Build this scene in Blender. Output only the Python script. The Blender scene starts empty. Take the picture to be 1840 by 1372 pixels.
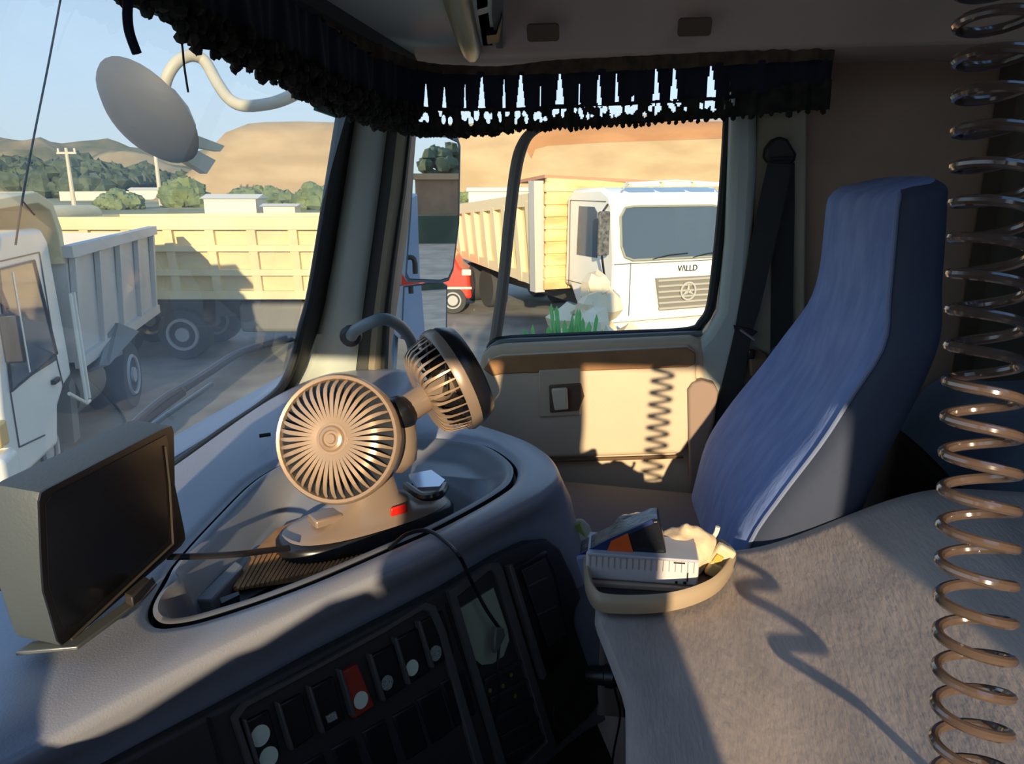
import bpy, bmesh, math, random
from mathutils import Vector, Matrix, noise
random.seed(7)
CZ = 3.0                       # camera height above the yard; geometry below is written relative to the camera
col = bpy.context.scene.collection
scn = bpy.context.scene
# ---------------------------------------------------------------- camera, world, sun, exposure
FPX = 1340.0; PH = math.radians(8); PT = math.radians(14.9)
F = Vector((math.cos(PH)*math.cos(PT), math.sin(PH)*math.cos(PT), -math.sin(PT)))
R = Vector((math.sin(PH), -math.cos(PH), 0)); U = R.cross(F)
FH = Vector((math.cos(PH), math.sin(PH), 0))
cam = bpy.data.objects.new('camera', bpy.data.cameras.new('camera')); col.objects.link(cam)
cam.data.sensor_width = 36; cam.data.lens = 36*FPX/1840; cam.data.clip_start = .02; cam.data.clip_end = 3000
mw = Matrix((R, U, -F)).transposed().to_4x4(); mw.translation = (0, 0, CZ); cam.matrix_world = mw
scn.camera = cam
scn.view_settings.view_transform = 'Standard'; scn.view_settings.look = 'None'
scn.view_settings.exposure = 0.6; scn.view_settings.gamma = 1; scn.view_settings.use_curve_mapping = False
SUND = Vector((1, .15, -.24)).normalized()
sl = bpy.data.lights.new('sun', 'SUN'); sl.energy = 4.2; sl.color = (1, .80, .54); sl.angle = math.radians(.6)
so = bpy.data.objects.new('sun', sl); col.objects.link(so); so.rotation_euler = SUND.to_track_quat('-Z', 'Y').to_euler(); so.location = (-20, 0, 20)
w = bpy.data.worlds.new('world'); scn.world = w; w.use_nodes = True
nt = w.node_tree; nt.nodes.clear()
wo = nt.nodes.new('ShaderNodeOutputWorld'); bg = nt.nodes.new('ShaderNodeBackground'); tc = nt.nodes.new('ShaderNodeTexCoord')
sx = nt.nodes.new('ShaderNodeSeparateXYZ'); cr_ = nt.nodes.new('ShaderNodeValToRGB')
nt.links.new(tc.outputs['Generated'], sx.inputs[0]); nt.links.new(sx.outputs['Z'], cr_.inputs[0])
e = cr_.color_ramp.elements
e[0].position = 0.0; e[0].color = (.50, .57, .60, 1); e[1].position = .9; e[1].color = (.16, .32, .66, 1)
k = e.new(.12); k.color = (.45, .58, .72, 1); k = e.new(.3); k.color = (.34, .50, .74, 1)
nt.links.new(cr_.outputs[0], bg.inputs[0]); bg.inputs[1].default_value = 1.08; nt.links.new(bg.outputs[0], wo.inputs[0])

# ---------------------------------------------------------------- helpers
def ray(px, py): return F + R*((px-920)/FPX) - U*((py-686)/FPX)
def P(px, py, x=None, y=None, z=None, pl=None):
    d = ray(px, py)
    if pl: return d*(pl[0].dot(pl[1])/d.dot(pl[1]))
    if x is not None: return d*(x/d.x)
    if y is not None: return d*(y/d.y)
    return d*(z/d.z)
def W(f, r, z): return FH*f + R*r + Vector((0, 0, z))     # forward, right, height relative to the camera
def s2l(c): 
    c = c/255; return c/12.92 if c < .04045 else ((c+.055)/1.055)**2.4
_m = {}
def mat(name, rgb, rough=.5, metal=0, var=0, vs=8, bump=0, bs=60, spec=.5, rgb2=None, stretch=None, sheen=0, coat=0):
    if name in _m: return _m[name]
    m = bpy.data.materials.new(name); m.use_nodes = True; n = m.node_tree.nodes; l = m.node_tree.links
    b = n['Principled BSDF']; c = tuple(s2l(v) for v in rgb)+(1,)
    b.inputs['Base Color'].default_value = c; b.inputs['Roughness'].default_value = rough; b.inputs['Metallic'].default_value = metal
    b.inputs['Specular IOR Level'].default_value = spec
    if sheen: b.inputs['Sheen Weight'].default_value = sheen
    if coat: b.inputs['Coat Weight'].default_value = coat
    t = n.new('ShaderNodeTexCoord'); mp = n.new('ShaderNodeMapping'); l.new(t.outputs['Object'], mp.inputs[0])
    if stretch: mp.inputs['Scale'].default_value = stretch
    if var or rgb2:
        no = n.new('ShaderNodeTexNoise'); no.inputs['Scale'].default_value = vs; no.inputs['Detail'].default_value = 6
        l.new(mp.outputs[0], no.inputs[0]); r = n.new('ShaderNodeValToRGB'); r.color_ramp.elements[0].position = .35; r.color_ramp.elements[1].position = .65
        c2 = tuple(s2l(v) for v in rgb2)+(1,) if rgb2 else tuple(min(1, v*(1+var)) for v in c[:3])+(1,)
        c1 = c if rgb2 else tuple(v*(1-var) for v in c[:3])+(1,)
        r.color_ramp.elements[0].color = c1; r.color_ramp.elements[1].color = c2
        l.new(no.outputs['Fac'], r.inputs[0]); l.new(r.outputs[0], b.inputs['Base Color'])
    if bump:
        no = n.new('ShaderNodeTexNoise'); no.inputs['Scale'].default_value = bs; no.inputs['Detail'].default_value = 4
        l.new(mp.outputs[0], no.inputs[0]); bu = n.new('ShaderNodeBump'); bu.inputs['Strength'].default_value = bump; bu.inputs['Distance'].default_value = .004
        l.new(no.outputs['Fac'], bu.inputs['Height']); l.new(bu.outputs[0], b.inputs['Normal'])
    _m[name] = m; return m
def glass(name, tint=(1, 1, 1), gloss=.06, dust=0, dustcol=(.6, .6, .58), dscale=3):
    if name in _m: return _m[name]
    m = bpy.data.materials.new(name); m.use_nodes = True; n = m.node_tree.nodes; l = m.node_tree.links; n.clear()
    o = n.new('ShaderNodeOutputMaterial'); tr = n.new('ShaderNodeBsdfTransparent'); tr.inputs[0].default_value = (*tint, 1)
    gl = n.new('ShaderNodeBsdfGlossy'); gl.inputs['Roughness'].default_value = .02; mx = n.new('ShaderNodeMixShader')
    fr = n.new('ShaderNodeLayerWeight'); fr.inputs[0].default_value = .25; mm = n.new('ShaderNodeMath'); mm.operation = 'MULTIPLY_ADD'
    mm.inputs[1].default_value = .16; mm.inputs[2].default_value = gloss; l.new(fr.outputs['Fresnel'], mm.inputs[0])
    l.new(mm.outputs[0], mx.inputs[0]); l.new(tr.outputs[0], mx.inputs[1]); l.new(gl.outputs[0], mx.inputs[2]); out = mx
    if dust:
        df = n.new('ShaderNodeBsdfTranslucent'); df.inputs[0].default_value = (*dustcol, 1); no = n.new('ShaderNodeTexNoise'); no.inputs['Scale'].default_value = dscale
        no.inputs['Detail'].default_value = 7; t = n.new('ShaderNodeTexCoord'); l.new(t.outputs['Object'], no.inputs[0])
        m2 = n.new('ShaderNodeMath'); m2.operation = 'MULTIPLY'; m2.inputs[1].default_value = dust*2; l.new(no.outputs['Fac'], m2.inputs[0])
        x2 = n.new('ShaderNodeMixShader'); l.new(m2.outputs[0], x2.inputs[0]); l.new(mx.outputs[0], x2.inputs[1]); l.new(df.outputs[0], x2.inputs[2]); out = x2
    l.new(out.outputs[0], o.inputs[0]); _m[name] = m; return m
def cr(pts, n, closed=False):
    pts = [Vector(p) for p in pts]; N = len(pts); out = []
    segs = N if closed else N-1
    for i in range(n):
        t = i*segs/(n if closed else n-1); k = min(int(t), segs-1); u = t-k
        g = (lambda j: pts[j % N]) if closed else (lambda j: pts[max(0, min(N-1, j))])
        a, b, c, d = g(k-1), g(k), g(k+1), g(k+2)
        out.append(.5*((2*b)+(c-a)*u+(2*a-5*b+4*c-d)*u*u+(3*b-a-3*c+d)*u**3))
    return out
ORG = {}
class M:
    def __init__(s, T=None): s.v = []; s.f = []; s.T = T
    def add(s, vs, fs):
        b = len(s.v); s.v += [(s.T @ Vector(v)) if s.T else Vector(v) for v in vs]; s.f += [tuple(b+i for i in f) for f in fs]; return s
    def box(s, c, d, rot=None, taper=1):
        c = Vector(c); vs = []
        for sz in (-1, 1):
            for sx, sy in ((-1, -1), (1, -1), (1, 1), (-1, 1)):
                t = taper if sz > 0 else 1
                p = Vector((sx*d[0]/2*t, sy*d[1]/2*t, sz*d[2]/2)); 
                if rot: p = rot @ p
                vs.append(c+p)
        return s.add(vs, [(3, 2, 1, 0), (4, 5, 6, 7), (0, 1, 5, 4), (1, 2, 6, 5), (2, 3, 7, 6), (3, 0, 4, 7)])
    def b2(s, a, b): return s.box([(a[i]+b[i])/2 for i in range(3)], [abs(a[i]-b[i]) for i in range(3)])
    def prism(s, poly, vec):
        n = len(poly); vec = Vector(vec); poly = [Vector(p) for p in poly]
        return s.add(poly+[p+vec for p in poly], [tuple(range(n))[::-1], tuple(range(n, 2*n))]+[(i, (i+1) % n, n+(i+1) % n, n+i) for i in range(n)])
    def loft(s, rings, closed=True, cap0=False, cap1=False):
        n = len(rings[0]); vs = [p for r in rings for p in r]; fs = []
        for i in range(len(rings)-1):
            for j in range(n if closed else n-1):
                a = i*n+j; b = i*n+(j+1) % n; fs.append((a, b, b+n, a+n))
        if cap0: fs.append(tuple(range(n))[::-1])
        if cap1: o = (len(rings)-1)*n; fs.append(tuple(range(o, o+n)))
        return s.add(vs, fs)
    def tube(s, path, r, n=8, closed=False, flat=1):
        path = [Vector(p) for p in path]; rings = []; up = None; m = len(path)
        for i, p in enumerate(path):
            t = (path[(i+1) % m]-path[i-1]) if closed else (path[min(i+1, m-1)]-path[max(i-1, 0)])
            t.normalize()
            if up is None: up = t.orthogonal().normalized()
            up = (up-t*up.dot(t)); up.normalize(); sd = t.cross(up); rr = r(i/(m-1)) if callable(r) else r
            rings.append([p+up*math.cos(a*2*math.pi/n)*rr+sd*math.sin(a*2*math.pi/n)*rr*flat for a in range(n)])
        if closed: rings.append(rings[0])
        return s.loft(rings, True, not closed, not closed)
    def ribbon(s, path, wvec, th, tvec):
        path = [Vector(p) for p in path]; rings = []
        for i, p in enumerate(path):
            wv = wvec(i/(len(path)-1)) if callable(wvec) else Vector(wvec); tv = Vector(tvec).normalized()*th
            rings.append([p-wv/2-tv/2, p+wv/2-tv/2, p+wv/2+tv/2, p-wv/2+tv/2])
        return s.loft(rings, True, True, True)
    def lathe(s, prof, c, ax, n=32, cap=True):
        ax = Vector(ax).normalized(); u = ax.orthogonal().normalized(); v = ax.cross(u); c = Vector(c)
        return s.loft([[c+ax*h+(u*math.cos(a*2*math.pi/n)+v*math.sin(a*2*math.pi/n))*r for a in range(n)] for r, h in prof], True, cap, cap)
    def ell(s, c, r, n=8, m=6, jit=0, rot=None):
        c = Vector(c); rings = []
        for i in range(m+1):
            th = math.pi*(i*.98+.01*m)/m; ring = []
            for j in range(n):
                a = 2*math.pi*j/n; p = Vector((math.sin(th)*math.cos(a)*r[0], math.sin(th)*math.sin(a)*r[1], math.cos(th)*r[2]))*(1+random.uniform(-jit, jit))
                if rot: p = rot @ p
                ring.append(c+p)
            rings.append(ring)
        return s.loft(rings, True, True, True)
    def build(s, name, m, parent=None, smooth=True, bevel=0, sub=0, seg=2, angle=35, label=None):
        me = bpy.data.meshes.new(name)
        if parent is not None: o0 = ORG[parent.name]
        else:
            xs = [v.x for v in s.v]; ys = [v.y for v in s.v]; o0 = Vector(((min(xs)+max(xs))/2, (min(ys)+max(ys))/2, min(v.z for v in s.v)))
        me.from_pydata([v-o0 for v in s.v], [], s.f); bm = bmesh.new(); bm.from_mesh(me)
        bmesh.ops.recalc_face_normals(bm, faces=bm.faces); bm.to_mesh(me); bm.free()
        me.materials.append(m)
        if smooth:
            me.polygons.foreach_set('use_smooth', [True]*len(me.polygons)); me.set_sharp_from_angle(angle=math.radians(angle))
        o = bpy.data.objects.new(name, me); col.objects.link(o); ORG[o.name] = o0
        if parent is not None: o.parent = parent
        else: o.location = o0
        if bevel:
            b = o.modifiers.new('bevel', 'BEVEL'); b.width = bevel; b.segments = seg; b.limit_method = 'ANGLE'; b.angle_limit = math.radians(40)
        if sub: d = o.modifiers.new('sub', 'SUBSURF'); d.levels = sub; d.render_levels = sub
        if label: o['label'] = label
        return o
def tag(o, label=None, cat=None, group=None, kind=None):
    if label: o['label'] = label
    if cat: o['category'] = cat
    if group: o['group'] = group
    if kind: o['kind'] = kind
    return o
def thing(name, loc, label, cat, group=None):
    o = bpy.data.objects.new(name, None); col.objects.link(o); o.location = loc; o.empty_display_size = .1
    ORG[o.name] = Vector(loc); return tag(o, label, cat, group)
def struct(o): o['kind'] = 'structure'; return o
def rrect(c, u, v, w_, h_, r, n=4):
    c = Vector(c); u = Vector(u); v = Vector(v); out = []
    for cx, cy, a0 in ((w_/2-r, h_/2-r, 0), (-w_/2+r, h_/2-r, 90), (-w_/2+r, -h_/2+r, 180), (w_/2-r, -h_/2+r, 270)):
        for i in range(n+1):
            a = math.radians(a0+90*i/n); out.append(c+u*(cx+r*math.cos(a))+v*(cy+r*math.sin(a)))
    return out
def textmesh(txt, name, m, parent, origin, xdir, ydir, size, depth=.004):
    cu = bpy.data.curves.new(name, 'FONT'); cu.body = txt; cu.size = 1; cu.extrude = depth/size/2; cu.align_x = 'CENTER'; cu.align_y = 'CENTER'
    tmp = bpy.data.objects.new('tmp', cu); me = bpy.data.meshes.new_from_object(tmp); bpy.data.objects.remove(tmp)
    xd = Vector(xdir).normalized(); yd = Vector(ydir).normalized(); zd = xd.cross(yd); Mx = Matrix((xd, yd, zd)).transposed().to_4x4()
    me.transform(Mx @ Matrix.Scale(size, 4)); me.transform(Matrix.Translation(Vector(origin)-ORG[parent.name])); me.materials.clear(); me.materials.append(m)
    o = bpy.data.objects.new(name, me); col.objects.link(o); o.parent = parent; return o

# ---------------------------------------------------------------- materials
dashm = mat('dash_plastic', (146, 148, 156), .34, spec=.8, var=.06, vs=3, bump=.12, bs=500)
darkp = mat('fascia_plastic', (52, 50, 48), .5, bump=.15, bs=500)
blackp = mat('black_plastic', (22, 22, 24), .4)
rubber = mat('rubber', (28, 30, 28), .6)
glossb = mat('gloss_black', (14, 15, 18), .16)
beige = mat('door_vinyl', (206, 186, 156), .6, var=.05, vs=5, bump=.1, bs=300)
brown = mat('door_brown', (160, 116, 72), .5, var=.15, vs=12)
roofm = mat('roof_lining', (214, 190, 170), .8, var=.06, vs=4)
wallm = mat('cab_wall', (176, 150, 126), .85, var=.12, vs=4)
greyp = mat('pillar_plastic', (186, 194, 182), .45, var=.04, vs=3)
podm = mat('pod_plastic', (190, 200, 190), .45)
navy = mat('navy_cloth', (26, 32, 46), .9, sheen=.1)
fringem = mat('fringe_cloth', (40, 38, 30), .95, var=.5, vs=40)
headm = mat('heading_cloth', (86, 72, 54), .95, var=.3, vs=40)

# ---------------------------------------------------------------- yard, fields, hills
def sheet(name, pts, z0, m, th=.3):
    return struct(M().prism([(p.x, p.y, z0-th) for p in pts], (0, 0, th)).build(name, m, smooth=False))
gm = mat('yard_gravel', (150, 146, 132), .95, rgb2=(122, 118, 106), vs=1.3, bump=.6, bs=9)
sheet('ground', [W(-60, -120, 0), W(-60, 120, 0), W(34, 120, 0), W(34, -120, 0)], -3.0, gm)
fieldm = mat('tan_field', (196, 172, 128), .95, rgb2=(180, 158, 116), vs=.08)
greenm = mat('scrub_ground', (128, 134, 96), .95, rgb2=(172, 160, 116), vs=.12, stretch=(1, .3, 1))
sheet('ground_far', [W(34, -160, 0), W(34, 160, 0), W(78, 200, 0), W(78, -200, 0)], -3.0, fieldm)
sheet('ground_scrub', [W(78, -400, 0), W(78, 400, 0), W(900, 1200, 0), W(900, -1200, 0)], -3.0, greenm)
def hill(name, m, cx, cf, wx, wf, h, seed, rough=.1, flat=.35, nx=60, nf=24, z0=-3):
    g = []
    for i in range(nf+1):
        row = []
        for j in range(nx+1):
            a = (j/nx-.5)*2; b = (i/nf-.5)*2; d = max(abs(a), abs(b))
            t = 1-max(0, (d-flat)/(1-flat)); t = t*t*(3-2*t) if t < 1 else 1
            p = W(cf+b*wf, cx+a*wx, 0); hh = h*t*(1+rough*noise.noise(Vector((p.x/wx*4, p.y/wx*4, seed))))+rough*h*.4*t*noise.noise(Vector((p.x/wx*14, p.y/wx*14, seed)))
            row.append((p.x, p.y, z0-.5+hh))
        g.append(row)
    return struct(M().loft(g, closed=False).build(name, m, angle=180))
hm = mat('sand_heap', (190, 164, 122), .95, rgb2=(172, 146, 106), vs=.12, stretch=(1, 1, 3), bump=.5, bs=.8)
rockm = mat('rocky_hill', (170, 150, 112), .95, rgb2=(98, 104, 74), vs=.05, bump=.5, bs=.5)
hill('hill_sand', hm, 26, 172, 92, 40, 14, 3.1, .05, .78)
hill('hill_rocky', rockm, -190, 300, 130, 70, 15, 8.2, .8, .15)
hill('hill_scrub', rockm, -80, 330, 150, 60, 14, 1.2, .6, .1)
hill('hill_quarry', hm, 170, 190, 90, 50, 22, 5.5, .06, .6)

def clump(name, lab, cat, m, c, r, n, seed, squash=.7):
    random.seed(seed); b = M()
    for _ in range(n*4):
        a = random.uniform(0, 6.28); d = math.sqrt(random.random()); q = random.uniform(.13, .27)
        b.ell(Vector(c)+Vector((math.cos(a)*d*r[0], math.sin(a)*d*r[1], r[2]*(.15+random.random()*.7*(1-d*.6)))), (q*r[2]*1.3, q*r[2]*1.3, q*r[2]*squash*1.5), 8, 5, .3)
    return tag(b.build(name, m, angle=20), lab, cat, kind='stuff')
tm = mat('tree_leaf', (98, 108, 80), .9, rgb2=(62, 76, 56), vs=.5)
sm = mat('shrub_leaf', (132, 142, 92), .9, rgb2=(96, 112, 72), vs=.6)
for i, (px0, px1, d, h) in enumerate([(-40, 120, 190, 11), (120, 235, 170, 9), (235, 330, 200, 8), (320, 420, 210, 7)]):
    a = W(d, (px0-920)/FPX*d, -3); b_ = W(d, (px1-920)/FPX*d, -3); c = (a+b_)/2
    lab = ['dark green tree belt at the foot of the rocky hill, left end', 'dark tree belt beside the utility pole below the rocky hill', 'low dark tree belt seen below the arm of the kerb mirror', 'rightmost tree belt, ending at the foot of the sand heap'][i]
    clump('tree_belt', lab, 'trees', tm, c, (abs(a.y-b_.y)/2+4, abs(a.y-b_.y)/2+2, h), 46, 20+i)
for i, (px, py, wpx, h) in enumerate([(332, 372, 60, 4.2), (470, 372, 110, 3.0), (570, 376, 60, 3.4), (215, 376, 70, 2.4), (850, 362, 60, 2.0)]):
    c = P(px, py, z=-3.0); 
    lab = ['round green thicket in the field before the sand heap', 'long band of green scrub right of the round thicket', 'green scrub beside the windscreen pillar', 'low green scrub left of the round thicket', 'green scrub seen between wing mirror and window bar'][i]
    dd = c.length; clump('scrub', lab, 'bushes', sm, c, (wpx/FPX*dd*.3, wpx/FPX*dd*.5, h), 30, 40+i)
whitem = mat('white_masonry', (232, 222, 196), .8)
def shed(px, py, w_, h_, d_, lab, name='shed', cat='building', m=None):
    c = P(px, py, z=-3.0); t = thing(name, c, lab, cat); Mx = Matrix.Translation(c) @ Matrix.Rotation(PH, 4, 'Z'); b = M(Mx)
    b.box((0, 0, h_/2), (d_, w_, h_)).build('wall', m or whitem, t, smooth=False)
    M(Mx).prism([(-d_/2-.3, -w_/2-.3, h_), (d_/2+.3, -w_/2-.3, h_), (0, -w_/2-.3, h_+h_*.25)], (0, w_+.6, 0)).build('roof', m or whitem, t, smooth=False); return t
shed(268, 358, 6, 1.8, 3, 'small white shed in the scrub beside the thinner utility pole')
shed(425, 386, 5, 1.6, 3, 'small white shed in the scrub in front of the sand heap')
shed(508, 387, 3, .9, 2, 'low white hut a little right of the shed before the sand heap')
shed(905, 372, 9, 2.0, 3, 'cream block building beyond the ribbed tipper')
bw = M(); 
for a, b_ in ((-40, 60), (105, 230)):
    p = P(a, 338, z=-3.0); q = P(b_, 338, z=-3.0); p = p.normalized()*160; q = q.normalized()*160; p.z = q.z = -3
    n_ = (q-p).cross(Vector((0, 0, 1))).normalized()
    bw.prism([p, q, q+n_*.3, p+n_*.3], (0, 0, 1.6))
tag(bw.build('boundary_wall', whitem, smooth=False), 'long low white wall at the foot of the tree belt', 'wall')
# lattice poles
polem = mat('pole_concrete', (206, 196, 170), .8)
def pole(px, pyb, h_, lab):
    c = P(px, pyb, z=-3.0); c = c.normalized()*min(c.length, 110); c.z = -3; t = thing('utility_pole', c, lab, 'utility pole', 'utility poles in the field')
    M().tube([c, c+Vector((0, 0, h_))], lambda u: .28-.1*u, 8).build('shaft', polem, t)
    M().box(c+Vector((0, 0, h_-.6)), (.2, 2.6, .25)).build('crossarm', polem, t, smooth=False)
    for k_ in (-1.1, 0, 1.1): M().tube([c+Vector((0, k_, h_-.5)), c+Vector((0, k_, h_-.05))], .12, 6).build('insulator', whitem, t)
pole(131, 352, 7.2, 'pale utility pole in front of the dark tree belt'); pole(286, 336, 11, 'thinner utility pole seen through the round kerb mirror')
# blue container, red barriers
c = P(232, 405, z=-2.4); bm_ = mat('container_blue', (150, 176, 206), .6)
t = thing('shipping_container', W(40, (232-920)/FPX*40, -3), 'pale blue container standing behind the yellow tipper body', 'container')
o0 = ORG[t.name]; M().box(o0+Vector((0, 0, .65)), (1.5, 2.1, 1.3)).build('body', bm_, t, smooth=False)
b = M()
for i in range(9): b.box(o0+Vector((-.77, -.95+i*.24, .65)), (.04, .08, 1.2))
b.build('corrugation', bm_, t, smooth=False); M().box(o0+Vector((0, 0, 1.32)), (1.6, 2.2, .06)).build('roof', bm_, t, smooth=False)

# ---------------------------------------------------------------- vehicles in the yard
tyre = mat('tyre', (66, 68, 68), .9, bump=.4, bs=40); wheelm = mat('wheel_rim', (170, 170, 168), .5)
whitep = mat('white_paint', (236, 232, 216), .35, var=.03, vs=1.5); creamp = mat('cream_paint', (232, 212, 160), .6, var=.1, vs=1.2, bump=.2, bs=6)
chas = mat('chassis', (84, 82, 78), .8); gdark = mat('dark_window', (70, 84, 96), .08, spec=.8); greyb = mat('grey_plastic', (120, 118, 108), .6)
lampm = mat('lamp_amber', (236, 190, 110), .2)
def frame(o, xd, yd):
    m = Matrix((Vector(xd).normalized(), Vector(yd).normalized(), Vector((0, 0, 1)))).transposed().to_4x4(); m.translation = o; return m
def wheel(T, t, x, y, r, wd=.3):
    c = T @ Vector((x, y, r)); ax = T.to_3x3() @ Vector((1, 0, 0)); c = c-ax*wd/2
    w_ = M().lathe([(r*.62, 0), (r*.95, 0), (r, .04), (r, wd-.04), (r*.95, wd), (r*.62, wd)], c, ax, 28).build('wheel', tyre, t)
    for sgn in (0, 1):
        cc = c+ax*(wd*sgn); aa = ax if sgn else -ax
        M().lathe([(r*.62, .0), (r*.58, .03), (r*.52, .02), (r*.5, -.06), (.12, -.08), (.1, .03), (.0, .03)], cc, aa, 24, cap=False).build('rim', wheelm, w_)
# --- white tipper, left
fr = W(5.96, -4.26, -3.0); rear = (W(11.2, -5.45, -3)-fr).normalized(); xd = rear.cross(Vector((0, 0, 1))); xd = xd if xd.dot(R) < 0 else -xd
T = frame(fr, xd, rear)      # x: across (away from us, to the left), y: towards its rear
t = thing('tipper_truck', fr, 'white tipper truck nearest on the left, its door side in shade', 'truck')
prof = [(0, .5), (-.02, 1.15), (.02, 1.35), (.22, 2.3), (.34, 2.52), (.6, 2.6), (1.5, 2.58), (1.62, 2.45), (1.7, 1.3), (1.7, 1.05), (1.45, 1.0), (1.2, .85), (1.05, .5)]
M(T).prism([(0, y, z) for y, z in prof], (2.3, 0, 0)).build('cab', whitep, t, bevel=.05, seg=3)
dr = M(T).prism([(-.012, .22, 1.3), (-.012, .38, 2.28), (-.012, 1.12, 2.28), (-.012, 1.3, 1.36), (-.012, 1.3, 1.3)], (.03, 0, 0)).build('door_window', gdark, t, smooth=False)
M(T).tube([T.inverted() @ (T @ Vector(p)) for p in [(-.015, .2, 1.28), (-.015, .36, 2.3), (-.015, 1.14, 2.3), (-.015, 1.33, 1.36)]], .014, 5, closed=True).build('window_seal', rubber, dr)
M(T).prism([(-.016, .62, 1.34), (-.016, .62, 2.25), (-.016, .65, 2.25), (-.016, .65, 1.34)], (.03, 0, 0)).build('window_bar', whitep, dr)
for a_, c_ in (((.2, 1.28), (.18, .78)), ((1.33, 1.34), (1.4, .98)), ((.18, .78), (.75, .7)), ((1.33, 2.36), (1.33, 1.34)), ((.3, 2.36), (1.33, 2.36))):
    M(T).tube([(-.004, a_[0], a_[1]), (-.004, c_[0], c_[1])], .008, 4).build('door_seam', chas, t)
M(T).box((-.02, 1.18, 1.12), (.04, .16, .05)).build('door_handle', blackp, t, bevel=.01)
M(T).prism([(.2, .2, 1.4), (2.1, .2, 1.4), (2.0, .36, 2.3), (.3, .36, 2.3)], (0, -.12, 0)).build('windscreen', gdark, t, smooth=False)
bp = M(T).box((1.15, -.1, .62), (2.4, .34, .42)).build('bumper', whitep, t, bevel=.06, seg=3)
M(T).box((.2, -.06, .98), (.42, .2, .22)).build('headlamp', lampm, t, bevel=.03)
M(T).box((2.1, -.06, .98), (.42, .2, .22)).build('headlamp', lampm, t, bevel=.03)
M(T).box((1.15, -.03, 1.1), (1.3, .1, .42)).build('grille', greyb, t, bevel=.02)
for px_, s_ in ((-.12, 1), (2.42, -1)):
    M(T).box((px_, .12, 1.75), (.16, .05, .42)).build('mirror', blackp, t, bevel=.02)
    M(T).tube([(px_, .14, 2.0), (px_+.1*s_, .28, 2.2)], .015, 6).build('mirror_arm', blackp, t)
for x_ in (.22, 2.08):
    wheel(T, t, x_, .95 if x_ < 1 else .95, .46, .28)
for x_ in (.3, 2.0): wheel(T, t, x_, 4.1, .46, .5)
for x_, y_ in ((.02, .40), (.02, 1.52)):
    M(T).prism([(x_, y_, .35), (x_, y_+.1, .95), (x_, y_+.2, 1.02), (x_, y_+.28, .95), (x_, y_+.2, .35)], (.5, 0, 0)).build('mudguard', greyb, t)
M(T).lathe([(.3, 0), (.32, .03), (.32, .9), (.3, .93)], (.35, 2.0, .75), (0, 1, 0), 20).build('fuel_tank', greyb, t)
M(T).b2((.5, .6, .6), (.75, 5.3, .95)).b2((1.55, .6, .6), (1.8, 5.3, .95)).build('chassis_rail', chas, t)
bed = M(T).loft([[(0, 1.85, 1.15), (0, 5.4, 1.15), (2.3, 5.4, 1.15), (2.3, 1.85, 1.15)], [(-.06, 1.85, 2.3), (-.06, 5.5, 2.3), (2.36, 5.5, 2.3), (2.36, 1.85, 2.3)]], True, True, False)
bedo = bed.build('tipper_body', mat('grey_white_paint', (196, 192, 182), .6, var=.08, vs=1), t, smooth=False); mo = bedo.modifiers.new('s', 'SOLIDIFY'); mo.thickness = .06
b = M(T)
for y in (1.9, 2.75, 3.6, 4.5, 5.4): b.prism([(-.05, y, 1.1), (-.13, y, 2.25), (-.13, y+.1, 2.25), (-.05, y+.1, 1.1)], (.06, 0, 0))
b.box((-.09, 3.7, 2.32), (.12, 3.8, .12)).box((-.03, 3.7, 1.14), (.08, 3.7, .12)).build('side_rib', mat('grey_white_paint', (0, 0, 0)), t, smooth=False)
cn = [(1.9, 2.2), (1.9, 2.55), (1.75, 2.82), (1.4, 2.92), (.2, 2.86), (.2, 2.78), (1.38, 2.82), (1.66, 2.74), (1.78, 2.5), (1.78, 2.2)]
M(T).prism([(-.05, y, z) for y, z in cn], (2.4, 0, 0)).build('cab_protector', creamp, t, bevel=.01)
M(T).tube([(-.08, 1.75, .75), (-.08, 1.75, 1.9), (-.08, 1.85, 1.9), (-.08, 1.85, .75)], .02, 6).tube([(-.08, 1.3, .95), (-.08, 1.75, .72), (-.08, 1.85, .72)], .02, 6).build('ladder', whitep, t)
M(T).prism([(-.05, 2.1, .98), (-.25, 2.1, 1.05), (-.3, 3.3, 1.2), (-.05, 3.4, 1.3), (-.05, 3.4, .9)], (.1, 0, 0)).build('side_guard', greyb, t)
# --- yellow tipper behind
org = W(12.35, -7.6, -3); xr = R.copy(); T = frame(org, xr, FH)
t = thing('tipper_truck', org, 'long cream-yellow tipper body with square panels, side-on beyond the white cab', 'truck')
L_ = 5.4
bo = M(T).loft([[(0, .15, 1.15), (L_, .15, 1.15), (L_, 2.4, 1.15), (0, 2.4, 1.15)], [(-.05, -.02, 2.42), (L_+.05, -.02, 2.46), (L_+.05, 2.5, 2.46), (-.05, 2.5, 2.42)]], True, True, False).build('tipper_body', creamp, t, smooth=False)
mo = bo.modifiers.new('s', 'SOLIDIFY'); mo.thickness = .07
b = M(T)
def yw(z): return .15-.17*(z-1.15)/1.28
for zz, hh in ((2.38, .2), (1.98, .1), (1.58, .1), (1.2, .14)): b.box((L_/2, yw(zz)-.05, zz), (L_+.12, .1, hh))
for i in range(9):
    x = i*L_/8; b.prism([(x-.07, yw(1.15)-.09, 1.15), (x+.07, yw(1.15)-.09, 1.15), (x+.07, yw(2.4)-.09, 2.4), (x-.07, yw(2.4)-.09, 2.4)], (0, .1, 0))
b.build('side_rib', creamp, t, smooth=False)
M(T).b2((-1.4, .6, .75), (5.4, .8, 1.1)).b2((-1.4, 1.8, .75), (5.4, 2.0, 1.1)).build('chassis_rail', chas, t, smooth=False)
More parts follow.
